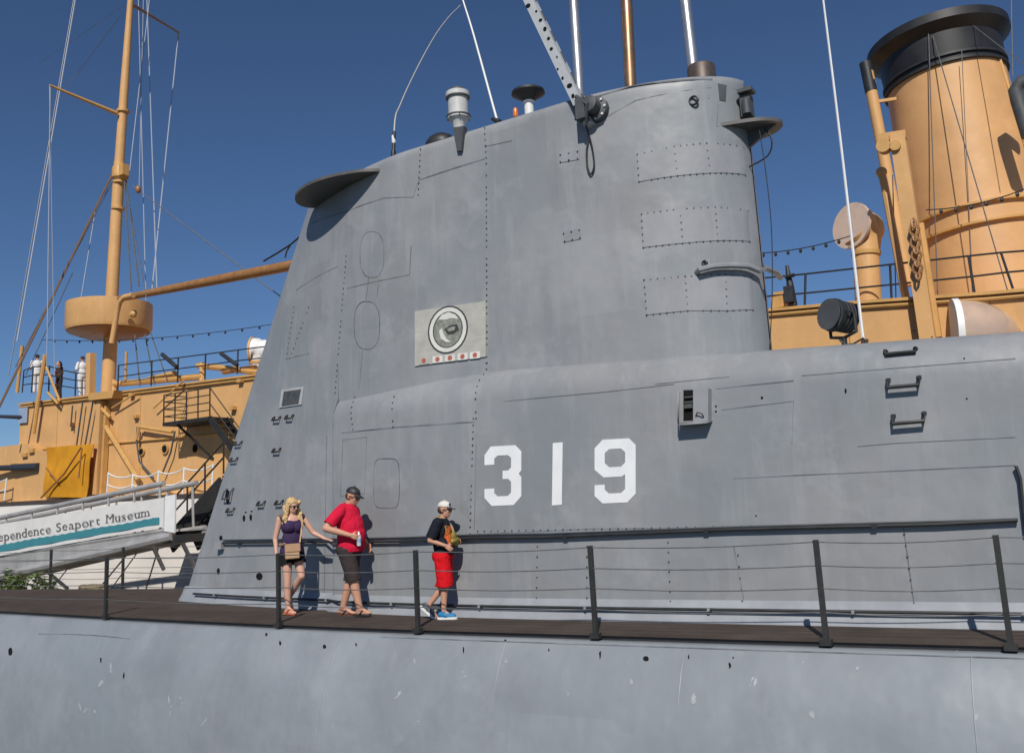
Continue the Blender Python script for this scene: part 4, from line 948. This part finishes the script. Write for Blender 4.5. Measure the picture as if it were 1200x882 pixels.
# ================================================================== PEOPLE
def rcone(mb, a, ra, b_, rb, n=12):
    a = V(a); b_ = V(b_); d = b_-a; L_ = d.length; d.normalize()
    x = d.cross(V((0, 0, 1)));  x = x if x.length > .05 else d.cross(V((0, 1, 0))); x.normalize(); y = d.cross(x); vs = []; fs = []
    prof = [(ra*math.sin(t_), -ra*math.cos(t_)) for t_ in (.15, .6, 1.1, 1.5)]+[(rb*math.cos(t_), L_+rb*math.sin(t_)) for t_ in (.07, .5, 1.0, 1.42)]
    for r, h in prof:
        for k in range(n): t_ = 6.28319*k/n; vs.append(a+d*h+(x*math.cos(t_)+y*math.sin(t_))*r)
    m = len(prof)
    for i in range(m-1):
        for k in range(n): fs.append((i*n+k, i*n+(k+1) % n, (i+1)*n+(k+1) % n, (i+1)*n+k))
    fs.append(tuple(reversed(range(n)))); fs.append(tuple(range((m-1)*n, m*n))); mb.add(vs, fs, True)
def fuse(mb, voxel=.008, smooth=5, fac=.5):
    me = bpy.data.meshes.new('tmp'); me.from_pydata(mb.v, [], mb.f)
    bm = bmesh.new(); bm.from_mesh(me); bmesh.ops.remove_doubles(bm, verts=bm.verts, dist=1e-6); bmesh.ops.recalc_face_normals(bm, faces=bm.faces); bm.to_mesh(me); bm.free()
    o_ = bpy.data.objects.new('tmp', me); COL.objects.link(o_)
    r = o_.modifiers.new('r', 'REMESH'); r.mode = 'VOXEL'; r.voxel_size = voxel; r.use_smooth_shade = True
    if smooth: k = o_.modifiers.new('s', 'SMOOTH'); k.iterations = smooth; k.factor = fac
    dg = bpy.context.evaluated_depsgraph_get(); out = bpy.data.meshes.new_from_object(o_.evaluated_get(dg)); bpy.data.objects.remove(o_)
    out.polygons.foreach_set('use_smooth', [True]*len(out.polygons)); return out
def cut(me, cuts):                           # remove verts beyond plane, optionally only near a point
    bm = bmesh.new(); bm.from_mesh(me)
    for p, n_, rad in cuts:
        p = V(p); n_ = V(n_).normalized()
        dead = [v for v in bm.verts if (v.co-p).dot(n_) > 0 and (rad is None or (v.co-p).length < rad)]
        bmesh.ops.delete(bm, geom=dead, context='VERTS')
    bm.to_mesh(me); bm.free(); return me
class Fig:
    def __init__(s, name, label, origin, yaw, sc, group=None):
        s.o = V(origin); s.c, s.s = math.cos(yaw), math.sin(yaw); s.sc = sc
        s.root = thing(name, label, 'person', origin, group)
    def w(s, p): f_, l_, z = p; return s.o+V((s.c*f_-s.s*l_, s.s*f_+s.c*l_, z))*s.sc
    def dirw(s, d): return V((s.c*d[0]-s.s*d[1], s.s*d[0]+s.c*d[1], d[2]))
    def rot(s): return M(((s.c, -s.s, 0), (s.s, s.c, 0), (0, 0, 1)))
    def mesh(s, prims, vox=.008, smooth=5, cuts=()):
        mb = MB()
        for p in prims:
            if p[0] == 'c': rcone(mb, s.w(p[1]), p[2]*s.sc, s.w(p[3]), p[4]*s.sc)
            elif p[0] == 'e': mb.ball(s.w(p[1]), V(p[2])*s.sc, 16, 10, s.rot() @ p[3] if len(p) > 3 else s.rot())
        me = fuse(mb, vox, smooth)
        if cuts: cut(me, [(s.w(c[0]), s.dirw(c[1]), c[2]) for c in cuts])
        return me
    def part(s, name, prims, material, vox=.008, smooth=4, cuts=(), thick=0, parent=None):
        o_ = raw(name, s.mesh(prims, vox, smooth, cuts), parent or s.root, material)
        if thick: k = o_.modifiers.new('t', 'SOLIDIFY'); k.thickness = thick; k.offset = 1
        return o_
def Ry(a): return M.Rotation(a, 3, 'Y')
def Rz(a): return M.Rotation(a, 3, 'Z')
def hand(wr, d, n_, side, curl=.5, k=1.):
    # palm along d, palm normal n_ (towards inside of the curl), fingers spread across
    wr = V(wr); d = V(d).normalized(); n_ = V(n_); n_ = (n_-d*n_.dot(d)).normalized(); u = d.cross(n_)*side; pr = []
    for j in (-1, 0, 1): pr.append(('c', wr+d*.012+u*.018*j, .017*k, wr+d*.075*k+u*.026*j*k, .0145*k))
    for j, ln in enumerate((.068, .077, .072, .055)):
        b0 = wr+d*.082*k+u*(.033-.0215*j)*k; d1 = (d*math.cos(curl*.7)+n_*math.sin(curl*.7)); d2 = (d*math.cos(curl*1.8)+n_*math.sin(curl*1.8))
        m_ = b0+d1*ln*.5*k; pr += [('c', b0, .0092*k, m_, .0086*k), ('c', m_, .0086*k, m_+d2*ln*.52*k, .0072*k)]
    tb_ = wr+d*.028*k+u*.03*k; t1_ = tb_+(d*.6+u*.75+n_*.35).normalized()*.04*k; pr += [('c', tb_, .013*k, t1_, .011*k), ('c', t1_, .011*k, t1_+(d*.85+u*.2+n_*.5).normalized()*.032*k, .009*k)]
    return pr
def head(c, yaw=0., pitch=0., k=1.):
    R0 = Rz(yaw) @ Ry(pitch); q = lambda f_, l_, z: tuple(V(c)+R0 @ V((f_, l_, z))*k)
    e = lambda p, r: ('e', q(*p), tuple(x*k for x in r), R0)
    pr = [e((0, 0, .025), (.098, .078, .10)), e((.028, 0, -.045), (.066, .06, .075)), e((.055, 0, -.088), (.03, .032, .026)), e((.075, 0, .022), (.022, .055, .012)),
          ('c', q(.088, 0, .012), .010*k, q(.108, 0, -.024), .014*k), e((.098, .012, -.028), (.011, .010, .009)), e((.098, -.012, -.028), (.011, .010, .009)),
          e((.085, 0, -.055), (.014, .026, .008)), e((.082, 0, -.067), (.014, .022, .008)), e((.06, .042, -.025), (.03, .018, .022)), e((.06, -.042, -.025), (.03, .018, .022))]
    for s_ in (-1, 1): pr.append(e((-.008, .08*s_, -.005), (.02, .012, .032)))
    return pr, q, R0
def leg(hip, knee, ank, toe_dir, th=.085, kn=.056, cf=.058, an=.036, foot=.24, lift=0):
    hip, knee, ank = V(hip), V(knee), V(ank); td = V(toe_dir).normalized(); cfp = knee.lerp(ank, .3)-V((.012, 0, 0))
    pr = [('c', hip, th, hip.lerp(knee, .5), th*.83), ('c', hip.lerp(knee, .5), th*.83, knee, kn), ('c', knee, kn, cfp, cf), ('c', cfp, cf, ank, an)]
    heel = ank-td*.045-V((0, 0, .045)); ball_ = ank+td*(foot-.10)-V((0, 0, .058)); pr += [('c', ank, an, heel, .033), ('c', heel, .032, ball_, .03), ('c', ank+td*.02, an*.9, ball_, .027), ('c', ball_, .028, ball_+td*.045, .02)]
    return pr
def sole(mb, F_, ank, td, foot, th=.022, wd=.05, drop=.085):
    pass
def glasses(F_, q, k=1.):
    mb = MB()
    for s_ in (-1, 1):
        mb.ball(F_.w(q(.096, .033*s_, .006)), V((.012, .030, .022))*F_.sc*k, 10, 8, F_.rot() @ GR)
        mb.tube([F_.w(q(.095, .058*s_, .012)), F_.w(q(.05, .084*s_, .012)), F_.w(q(-.01, .09*s_, .008))], .005*F_.sc, 5)
    mb.tube([F_.w(q(.103, -.02, .012)), F_.w(q(.106, 0, .012)), F_.w(q(.103, .02, .012))], .005*F_.sc, 5)
    return obj('sunglasses', mb, mat('dark_lens', (.012, .012, .014), .12, spec=.8), F_.root)
CLOTH = lambda n_, c, v=.1: mat(n_, c, .85, var=v, scale=14, bump=.022, bscale=11, spec=.15)
LIPS = mat('lips', (.45, .14, .12), .5)
def cap_hat(F_, q, R0, crown_m, brim_m, k=1.):
    cr = F_.part('cap', [('e', q(-.004, 0, .052), (.106*k, .088*k, .082*k), R0)], crown_m, .007, 2, cuts=[(q(0, 0, .045), tuple(R0 @ V((0, 0, -1))), None)])
    pts = [q(.065+.115*math.cos(a), .074*math.sin(a), .046-.014*abs(math.sin(a))-.03*math.cos(a)) for a in [(-1.571+i*.3142) for i in range(11)]]
    mb = MB().prism([F_.w(p) for p in pts], (0, 0, .008*F_.sc)); obj('brim', mb, brim_m, cr)
    obj('cap_button', MB().ball(F_.w(q(-.004, 0, .14)), .010*F_.sc, 8, 6), crown_m, cr)
    return cr
# ---------------- the man
p = onZ(411, 721.5, 0); H = Fig('person', 'man in red t-shirt, dark shorts and black cap walking on the deck', (p.x, p.y, 0), R_(14), 1.02)
hp_, q, GR = head((.07, .0, 1.66), yaw=R_(-6), pitch=R_(18), k=1.07)
wr = V((.16, -.26, 1.12)); el_ = V((-.17, -.36, 1.235)); sh = V((-.03, -.205, 1.445))
hd_ = hand(wr, (.92, .15, -.30), (.1, 1, .0), 1, .75)
wl = V((.14, .27, .98)); ell = V((-.02, .28, 1.16)); shl = V((-.03, .205, 1.445))
body = hp_+[('c', (-.01, 0, 1.5), .068, (.045, 0, 1.60), .058), ('e', (-.005, 0, 1.33), (.145, .195, .24)), ('e', (.045, 0, 1.10), (.19, .19, .2)), ('e', (0, 0, .95), (.155, .18, .14)),
      ('c', sh, .072, el_, .052), ('c', el_, .052, el_.lerp(wr, .35), .05), ('c', el_.lerp(wr, .35), .05, wr, .031), ('c', shl, .072, ell, .052), ('c', ell, .05, wl, .031), ('c', (-.04, -.1, 1.5), .07, sh, .075), ('c', (-.04, .1, 1.5), .07, shl, .075)]
body += hd_+hand(wl, (.5, 0, -.85), (-.3, -1, 0), -1, .5)
rl = ((.0, -.095, .90), (.12, -.10, .50), (.20, -.10, .105)); ll = ((-.0, .095, .90), (-.03, .09, .50), (-.17, .09, .10))
body += leg(*rl, (.97, -.22, .06), .098, .062, .066, .042)+leg(*ll, (1, .05, -.06), .098, .062, .066, .042)
raw('body', H.mesh(body, .0075, 4), H.root, SKIN)
# the body is the thing's main surface: clothes, cap and sandals follow
red = CLOTH('red_shirt', (.58, .012, .045)); dsh = CLOTH('dark_shorts', (.045, .034, .034))
shirt = [('e', (-.005, 0, 1.33), (.165, .215, .25)), ('e', (.03, 0, 1.21), (.185, .21, .25)), ('e', (.04, 0, 1.10), (.20, .212, .22)), ('e', (.025, 0, .96), (.195, .21, .2)), ('c', (-.04, -.09, 1.495), .076, sh, .083), ('c', (-.04, .09, 1.495), .076, shl, .083),
         ('c', sh, .084, sh.lerp(el_, .95), .084), ('c', shl, .092, shl.lerp(ell, .8), .085), ('c', (-.01, 0, 1.5), .085, (.01, 0, 1.55), .075)]
H.part('shirt', shirt, red, .009, 14, cuts=[((0, 0, .885), (0, 0, -1), None), (tuple(sh.lerp(el_, .80)), tuple(el_-sh), .16), (tuple(shl.lerp(ell, .7)), tuple(ell-shl), .16), ((.02, 0, 1.565), (.2, 0, 1), None)], thick=.006)
def shorts(F_, legs, hem, wr_, hr, kr, m, hipz=.92, waist=.99):
    pr = [('e', (0, 0, hipz), (.165*wr_, .195*wr_, .13))]; cs = [((0, 0, waist), (0, 0, 1), None)]
    for l_ in legs:
        h_, k_ = V(l_[0]), V(l_[1]); e_ = h_.lerp(k_, hem+.12) if hem < 1 else k_.lerp(V(l_[2]), hem-1+.12)
        pr += [('c', h_, hr, h_.lerp(k_, .9), kr), ('c', h_.lerp(k_, .9), kr, e_, kr*.98)]
        cp = h_.lerp(k_, hem) if hem < 1 else k_.lerp(V(l_[2]), hem-1); cs.append((tuple(cp), tuple(k_-h_), .5))
    return F_.part('shorts', pr, m, .009, 4, cuts=cs, thick=.006)
shorts(H, (rl, ll), 1.06, 1.12, .122, .098, dsh)
cap_hat(H, q, GR, BLACKP, BLACKP, 1.07); glasses(H, q)
hair_m = mat('brown_hair', (.06, .035, .02), .7, var=.3, scale=40)
H.part('hair', [('e', q(-.035, 0, .0), (.075, .082, .07), GR)], hair_m, .008, 2, cuts=[(q(.02, 0, 0), tuple(GR @ V((1, 0, 0))), None)])
def sandal(F_, ank, td, foot, m, strap_m, drop=.098, th=.024, wd=.047):
    td = V(td).normalized(); sd = V((0, 0, 1)).cross(td).normalized(); up_ = td.cross(sd); ank = V(ank)
    c0 = ank-td*.085-up_*drop; L_ = foot+.03; pts = []
    for f_, w_ in ((0, .55), (.03, .8), (.15, .85), (.45, .8), (.7, 1.05), (.88, .95), (.97, .6), (1, .25)): pts.append(c0+td*L_*f_+sd*wd*w_)
    pts += [p-sd*2*(p-c0).dot(sd) for p in reversed(pts)]
    s_ = obj('sandal', MB().prism([F_.w(p) for p in pts], F_.dirw(up_*th)), m, F_.root)
    b0 = c0+td*L_*.78+up_*.06; mb = MB()
    for sg in (-1, 1): mb.tube([F_.w(p) for p in (b0, c0+td*L_*.55+sd*sg*.03+up_*.078, c0+td*L_*.36+sd*sg*.046+up_*th)], .011*F_.sc, 6)
    obj('strap', mb, strap_m, s_)
sandal(H, rl[2], (.97, -.22, .06), .24, BLACKP, BLACKP); sandal(H, ll[2], (1, .05, -.06), .24, mat('sandal_brown', (.09, .03, .025), .7), BLACKP)
c = wr+V((.10, .06, -.03))
bt = thing('water_bottle', 'clear water bottle with pale label held by the man in red', 'bottle', H.w(c-V((0, 0, .12))))
obj('bottle_body', MB().lathe(H.w(c-V((0, 0, .12))), [(.028, 0), (.031, .02), (.031, .13), (.02, .16), (.012, .18)], 14), mat('bottle_plastic', (.52, .58, .62), .1, spec=.7), bt)
obj('bottle_label', MB().lathe(H.w(c-V((0, 0, .075))), [(.0318, 0), (.0318, .06)], 14), mat('bottle_label', (.25, .38, .5), .5), bt)
obj('bottle_cap', MB().lathe(H.w(c+V((0, 0, .058))), [(.014, 0), (.014, .02)], 10), WHITEP, bt)
# ---------------- the woman
p = onZ(343, 719.5, 0); G = Fig('person', 'blonde woman in purple sleeveless top and black shorts touching the rail', (p.x, p.y, 0), R_(-26), .99)
hp_, q, GR = head((.03, .0, 1.625), yaw=R_(22), pitch=R_(12), k=.95)
shr = V((-.01, -.185, 1.435)); elr = V((-.05, -.245, 1.14)); wrr = V((.04, -.255, .90)); shl = V((-.01, .185, 1.435)); ell = V((.06, .32, 1.20)); wrl = V((.20, .46, 1.10))
rl = ((.0, -.085, .90), (.03, -.085, .48), (.015, -.075, .095)); ll = ((.0, .085, .90), (.12, .105, .56), (-.20, .02, .24))
body = hp_+[('c', (0, 0, 1.45), .05, (.02, 0, 1.55), .048), ('e', (0, 0, 1.33), (.11, .16, .19)), ('e', (.065, -.06, 1.30), (.075, .075, .075)), ('e', (.065, .06, 1.30), (.075, .075, .075)), ('e', (.005, 0, 1.10), (.105, .135, .18)), ('e', (-.005, 0, .93), (.13, .17, .13)),
      ('c', (0, -.08, 1.45), .05, shr, .055), ('c', (0, .08, 1.45), .05, shl, .055), ('c', shr, .053, elr, .039), ('c', elr, .04, wrr, .026), ('c', shl, .053, ell, .039), ('c', ell, .04, wrl, .026)]
body += hand(wrr, (.1, 0, -1), (0, 1, 0), -1, .5, .9)+hand(wrl, (.72, .6, -.18), (-.1, 0, -1), 1, .25, .9)
body += leg(*rl, (.9, .35, -.02), .09, .054, .056, .034, .22)+leg(*ll, (.55, .1, -.8), .09, .054, .056, .034, .22)
raw('body', G.mesh(body, .0075, 4), G.root, mat('skin_fair', (.58, .33, .24), .5, var=.05, scale=9))
top_m = CLOTH('purple_top', (.045, .028, .075)); G.part('top', [('e', (0, 0, 1.33), (.122, .172, .17)), ('e', (.065, -.06, 1.30), (.088, .09, .085)), ('e', (.065, .06, 1.30), (.088, .09, .085)), ('e', (.005, 0, 1.10), (.125, .155, .2)), ('e', (0, 0, .94), (.15, .188, .16)), ('c', (0, -.09, 1.42), .06, (-.01, -.16, 1.445), .062), ('c', (0, .09, 1.42), .06, (-.01, .16, 1.445), .062)], top_m, .009, 4,
       cuts=[((0, 0, .90), (0, 0, -1), None), ((.06, 0, 1.43), (.6, 0, 1), .12), ((0, -.205, 1.44), (0, -1, -.2), .12), ((0, .205, 1.44), (0, 1, -.2), .12), ((0, 0, 1.475), (0, 0, 1), None)], thick=.005)
for s_ in (-1, 1): G.part('shoulder_trim', [('c', (-.01, .10*s_, 1.47), .042, (-.01, .17*s_, 1.465), .048)], mat('floral_trim', (.16, .10, .07), .8, var=.8, scale=60), .008, 2)
shorts(G, (rl, ll), .42, .92, .105, .10, CLOTH('black_shorts', (.012, .012, .015)), .93, 1.0)
blond = mat('blonde_hair', (.62, .43, .20), .5, var=.4, scale=30, bump=.03, bscale=45)
hr = [('e', q(-.022, 0, .05), (.102, .09, .088), GR), ('e', q(-.06, 0, -.03), (.06, .085, .1), GR)]
for s_ in (-1, 1):
    hr += [('c', q(.0, .085*s_, .06), .032, q(.0, .10*s_, -.06), .036), ('c', q(.0, .10*s_, -.06), .036, (.05, .115*s_, 1.43), .036), ('c', (.05, .115*s_, 1.43), .036, (.075, .10*s_, 1.30), .02), ('c', (.0, .13*s_, 1.46), .034, (.03, .15*s_, 1.36), .018)]
for k in range(16):
    s_ = -1 if k % 2 else 1; zz = 1.68-.022*k; hr.append(('e', (.03+.03*math.sin(k*1.9), (.095+.018*math.cos(k*2.3)+.003*k)*s_, zz), (.034, .03, .036)))
hr += [('c', q(-.08, 0, -.05), .06, (-.09, 0, 1.38), .05), ('c', q(.065, -.04, .085), .022, q(.078, .05, .06), .018)]
G.part('hair', hr, blond, .009, 2); glasses(G, q, .98)
obj('lips', MB().ball(G.w(q(.094, 0, -.061)), (.008, .02, .008), 8, 6, G.rot() @ GR), LIPS, G.root)
osd = mat('orange_sandal', (.50, .13, .06), .55); sandal(G, rl[2], (.9, .35, -.02), .22, osd, osd, .086); sandal(G, ll[2], (.55, .1, -.8), .22, osd, osd, .086)
bg_ = thing('shoulder_bag', 'tan shoulder bag on a strap across the blonde woman', 'bag', G.w((.19, -.05, .84)))
c = V((.185, -.06, .945)); R1 = G.rot() @ Ry(R_(-6)) @ Rz(R_(-8))
b0 = obj('pouch', MB().box(G.w(c), (.06, .215, .225), R1), TAN, bg_); bv = b0.modifiers.new('b', 'BEVEL'); bv.width = .015; bv.segments = 2
b1 = obj('flap', MB().box(G.w(c+V((.031, 0, .055))), (.012, .22, .115), R1), mat('tan_flap', (.43, .26, .145), .5, var=.06, scale=12), bg_)
obj('strap', MB().tube([G.w(p_) for p_ in ((.185, .06, 1.07), (.165, .09, 1.22), (.12, .125, 1.38), (.03, .135, 1.50), (-.06, .11, 1.47), (-.13, .02, 1.3), (-.15, -.12, 1.1), (.0, -.20, 1.04), (.14, -.18, 1.06), (.185, -.17, 1.07))], .011, 6, sc=(1.3, .6)), TAN, bg_)
# ---------------- the boy
p = onZ(522, 724.5, 0); B_ = Fig('person', 'boy in white cap, dark t-shirt, red shorts and blue shoes', (p.x, p.y, 0), R_(22), .895)
hp_, q, GR = head((.05, .0, 1.60), yaw=R_(-8), pitch=R_(5), k=1.03)
shr = V((-.02, -.185, 1.41)); elr = V((-.13, -.25, 1.16)); wrr = V((.10, -.22, 1.075)); shl = V((-.02, .185, 1.41)); ell = V((-.04, .25, 1.15)); wrl = V((.16, .15, 1.12))
rl = ((.0, -.085, .90), (.04, -.085, .49), (.0, -.085, .10)); ll = ((.0, .085, .90), (-.0, .085, .49), (-.27, .07, .19))
body = hp_+[('c', (0, 0, 1.42), .05, (.035, 0, 1.53), .05), ('e', (0, 0, 1.30), (.115, .16, .19)), ('e', (.015, 0, 1.08), (.125, .15, .18)), ('e', (0, 0, .92), (.125, .155, .12)), ('c', (0, -.08, 1.42), .05, shr, .055), ('c', (0, .08, 1.42), .05, shl, .055),
      ('c', shr, .052, elr, .04), ('c', elr, .04, wrr, .027), ('c', shl, .052, ell, .04), ('c', ell, .04, wrl, .027)]
body += hand(wrr, (.8, .1, -.6), (-.3, 1, 0), 1, .6, .95)+hand(wrl, (.9, -.3, 0), (0, -1, -.2), -1, .6, .95)+leg(*rl, (1, -.05, 0), .085, .05, .052, .035, .22)+leg(*ll, (.75, 0, -.66), .085, .05, .052, .035, .22)
raw('body', B_.mesh(body, .0075, 4), B_.root, SKIN)
navy = CLOTH('navy_shirt', (.012, .014, .022))
ts = [('e', (0, 0, 1.30), (.14, .182, .2)), ('e', (.02, 0, 1.08), (.16, .182, .2)), ('e', (.01, 0, .93), (.155, .178, .15)), ('c', (0, -.08, 1.42), .062, shr, .074), ('c', (0, .08, 1.42), .062, shl, .074), ('c', shr, .078, shr.lerp(elr, .95), .08), ('c', shl, .078, shl.lerp(ell, .95), .08)]
tee = B_.part('shirt', ts, navy, .009, 4, cuts=[((0, 0, .85), (0, 0, -1), None), (tuple(shr.lerp(elr, .85)), tuple(elr-shr), .15), (tuple(shl.lerp(ell, .85)), tuple(ell-shl), .15), ((.02, 0, 1.475), (.2, 0, 1), None)], thick=.006)
pm = bpy.data.materials.new('shirt_print'); pm.use_nodes = True; t_ = pm.node_tree; g_ = N(t_, 'ShaderNodeNewGeometry'); vv = N(t_, 'ShaderNodeTexVoronoi'); vv.inputs['Scale'].default_value = 22; rp = N(t_, 'ShaderNodeValToRGB')
t_.links.new(g_.outputs['Position'], vv.inputs['Vector']); t_.links.new(vv.outputs['Color'], rp.inputs[0]); t_.links.new(rp.outputs[0], t_.nodes['Principled BSDF'].inputs['Base Color']); t_.nodes['Principled BSDF'].inputs['Roughness'].default_value = .85
rp.color_ramp.elements[0].color = (.55, .10, .015, 1); rp.color_ramp.elements[1].color = (.62, .42, .10, 1); e_ = rp.color_ramp.elements.new(.5); e_.color = (.60, .22, .03, 1); e_ = rp.color_ramp.elements.new(.7); e_.color = (.06, .06, .03, 1); e_ = rp.color_ramp.elements.new(.85); e_.color = (.6, .5, .3, 1); rp.color_ramp.interpolation = 'CONSTANT'
B_.part('shirt_print', [('e', (0, 0, 1.30), (.15, .192, .21)), ('e', (.02, 0, 1.08), (.17, .192, .21))], pm, .008, 4, cuts=[((.06, 0, 1.2), (-1, 0, 0), None), ((0, 0, 1.37), (0, 0, 1), None), ((0, 0, 1.06), (0, 0, -1), None), ((0, .12, 1.2), (0, 1, 0), None), ((0, -.15, 1.2), (0, -1, 0), None)], parent=tee)
shorts(B_, (rl, ll), 1.08, 1.0, .115, .122, CLOTH('red_shorts', (.58, .008, .014)), .92, .98)
cap_hat(B_, q, GR, mat('white_cap', (.62, .60, .55), .8, var=.06), mat('navy_brim', (.02, .022, .05), .7), 1.03); glasses(B_, q, 1.05)
obj('cap_badge', MB().ball(B_.w(q(.095, -.035, .085)), (.010, .028, .02), 8, 6, B_.rot() @ GR), mat('navy_badge', (.03, .03, .08), .7), B_.root)
B_.part('hair', [('e', q(-.04, 0, -.005), (.07, .084, .06), GR)], hair_m, .008, 2, cuts=[(q(.01, 0, 0), tuple(GR @ V((1, 0, 0))), None)])
blue = mat('blue_shoe', (.012, .17, .36), .6, var=.15, scale=30); wsole = mat('white_sole', (.7, .7, .68), .6)
def shoe(F_, ank, td, m):
    td = V(td).normalized(); sd = V((0, 0, 1)).cross(td).normalized(); up_ = td.cross(sd); a = V(ank)-up_*.055
    s_ = F_.part('shoe', [('c', a-td*.05+up_*.02, .046, a+td*.02+up_*.015, .05), ('c', a+td*.02+up_*.01, .05, a+td*.15-up_*.005, .044), ('c', a+up_*.05, .045, a, .045)], m, .007, 2)
    c0 = a-td*.10-up_*.048; pts = []
    for f_, w_ in ((0, .6), (.05, .9), (.25, .95), (.45, .85), (.7, 1.1), (.88, 1), (.96, .7), (1, .3)): pts.append(c0+td*.31*f_+sd*.046*w_)
    pts += [p_-sd*2*(p_-c0).dot(sd) for p_ in reversed(pts)]; obj('shoe_sole', MB().prism([F_.w(p_) for p_ in pts], F_.dirw(up_*.034)), wsole, s_)
    mb = MB()
    for k in range(4): mb.tube([F_.w(a+td*(.03+.025*k)+up_*(.055-.008*k)+sd*x) for x in (-.025, .025)], .005, 5)
    obj('laces', mb, wsole, s_, 'stuff')
shoe(B_, V(rl[2])-V((0, 0, .0)), (1, -.05, 0), blue); shoe(B_, ll[2], (.75, 0, -.66), mat('grey_shoe', (.10, .11, .13), .6))
sb = thing('sling_bag', 'olive and yellow patterned bag slung at the chest of the boy', 'bag', B_.w((.2, -.05, 1.02)))
cam_m = mat('camo_cloth', (.26, .19, .035), .9, var=.9, scale=18, spots=.8)
sb0 = raw('pouch', B_.mesh([('e', (.20, -.03, 1.13), (.065, .17, .075)), ('e', (.20, -.09, 1.20), (.045, .10, .075)), ('e', (.2, .06, 1.11), (.05, .08, .06))], .008, 2), sb, cam_m)
obj('strap', MB().tube([B_.w(p_) for p_ in ((.2, -.02, 1.18), (.15, .0, 1.34), (.075, -.03, 1.455), (-.03, -.075, 1.50), (-.09, .0, 1.50), (-.03, .08, 1.50), (.07, .05, 1.455), (.15, .03, 1.34), (.2, .02, 1.18))], .010, 6, sc=(1.3, .6)), mat('strap_tan', (.36, .27, .14), .8), sb)
# ---------------- visitors up on the warship
def visitor(px, py, hpx, yaw, label, top_m, leg_m, hair_mm, lean=0, dress=False):
    y = 23.3; hd0 = W(px, py, y); h_ = 1.72; F_ = Fig('person', label, (hd0.x, y, hd0.z-h_), yaw, 1., 'visitors on the warship')
    hp_, q, G0 = head((.03, 0, 1.62), pitch=.1); sr = V((0, -.19, 1.42)); sl_ = V((0, .19, 1.42))
    er, wr_ = V((.05, -.27, 1.15)), V((.26, -.2, 1.10)); el2, wl2 = V((.0, .26, 1.15)), V((.2, .22, 1.12)); rl_ = ((0, -.09, .9), (.03, -.09, .48), (.0, -.09, .09)); ll_ = ((0, .09, .9), (.0, .09, .48), (-.05, .09, .09))
    b = hp_+[('c', (0, 0, 1.42), .05, (.02, 0, 1.54), .05), ('e', (0, 0, 1.3), (.12, .165, .2)), ('e', (0, 0, 1.05), (.115, .15, .2)), ('e', (0, 0, .92), (.12, .16, .12)), ('c', sr, .05, er, .04), ('c', er, .04, wr_, .028), ('c', sl_, .05, el2, .04), ('c', el2, .04, wl2, .028)]+hand(wr_, (1, .2, 0), (0, .3, -1), 1)+hand(wl2, (1, -.2, 0), (0, -.3, -1), -1)+leg(*rl_, (1, 0, 0))+leg(*ll_, (1, 0, 0))
    raw('body', F_.mesh(b, .012, 3), F_.root, SKIN)
    F_.part('shirt', [('e', (0, 0, 1.3), (.145, .185, .2)), ('e', (0, 0, 1.05), (.14, .175, .22)), ('e', (0, 0, .92), (.15, .18, .15)), ('c', sr, .07, sr.lerp(er, .9), .07), ('c', sl_, .07, sl_.lerp(el2, .9), .07)], top_m, .012, 3)
    F_.part('trousers', [('e', (0, 0, .9), (.145, .18, .13))]+[('c', l_[0], .11, l_[1], .08) for l_ in (rl_, ll_)]+[('c', l_[1], .08, l_[2], .06) for l_ in (rl_, ll_)], leg_m, .012, 3)
    hh = [('e', q(-.025, 0, .045), (.095, .088, .085), G0)]
    if dress: hh += [('c', q(-.06, 0, .03), .075, (-.09, 0, 1.3), .06), ('c', (-.09, 0, 1.3), .06, (-.08, 0, 1.15), .03)]
    F_.part('hair', hh, hair_mm, .01, 2)
wc = CLOTH('white_shirt', (.70, .70, .70), .05); wp = CLOTH('white_trousers', (.66, .66, .68), .05); brn = CLOTH('brown_dress', (.07, .035, .028)); dk_h = mat('dark_hair', (.03, .018, .014), .6, var=.3, scale=30)
visitor(44, 416, 42, R_(160), 'visitor in white shirt with back turned on the warship deck corner', wc, wp, dk_h)
visitor(70, 424, 38, R_(-100), 'visitor with long dark hair and brown clothes on the warship deck', brn, brn, dk_h, dress=True)
visitor(97, 418, 42, R_(175), 'visitor in white jacket and trousers leaning beside the buff post', wc, wp, dk_h)
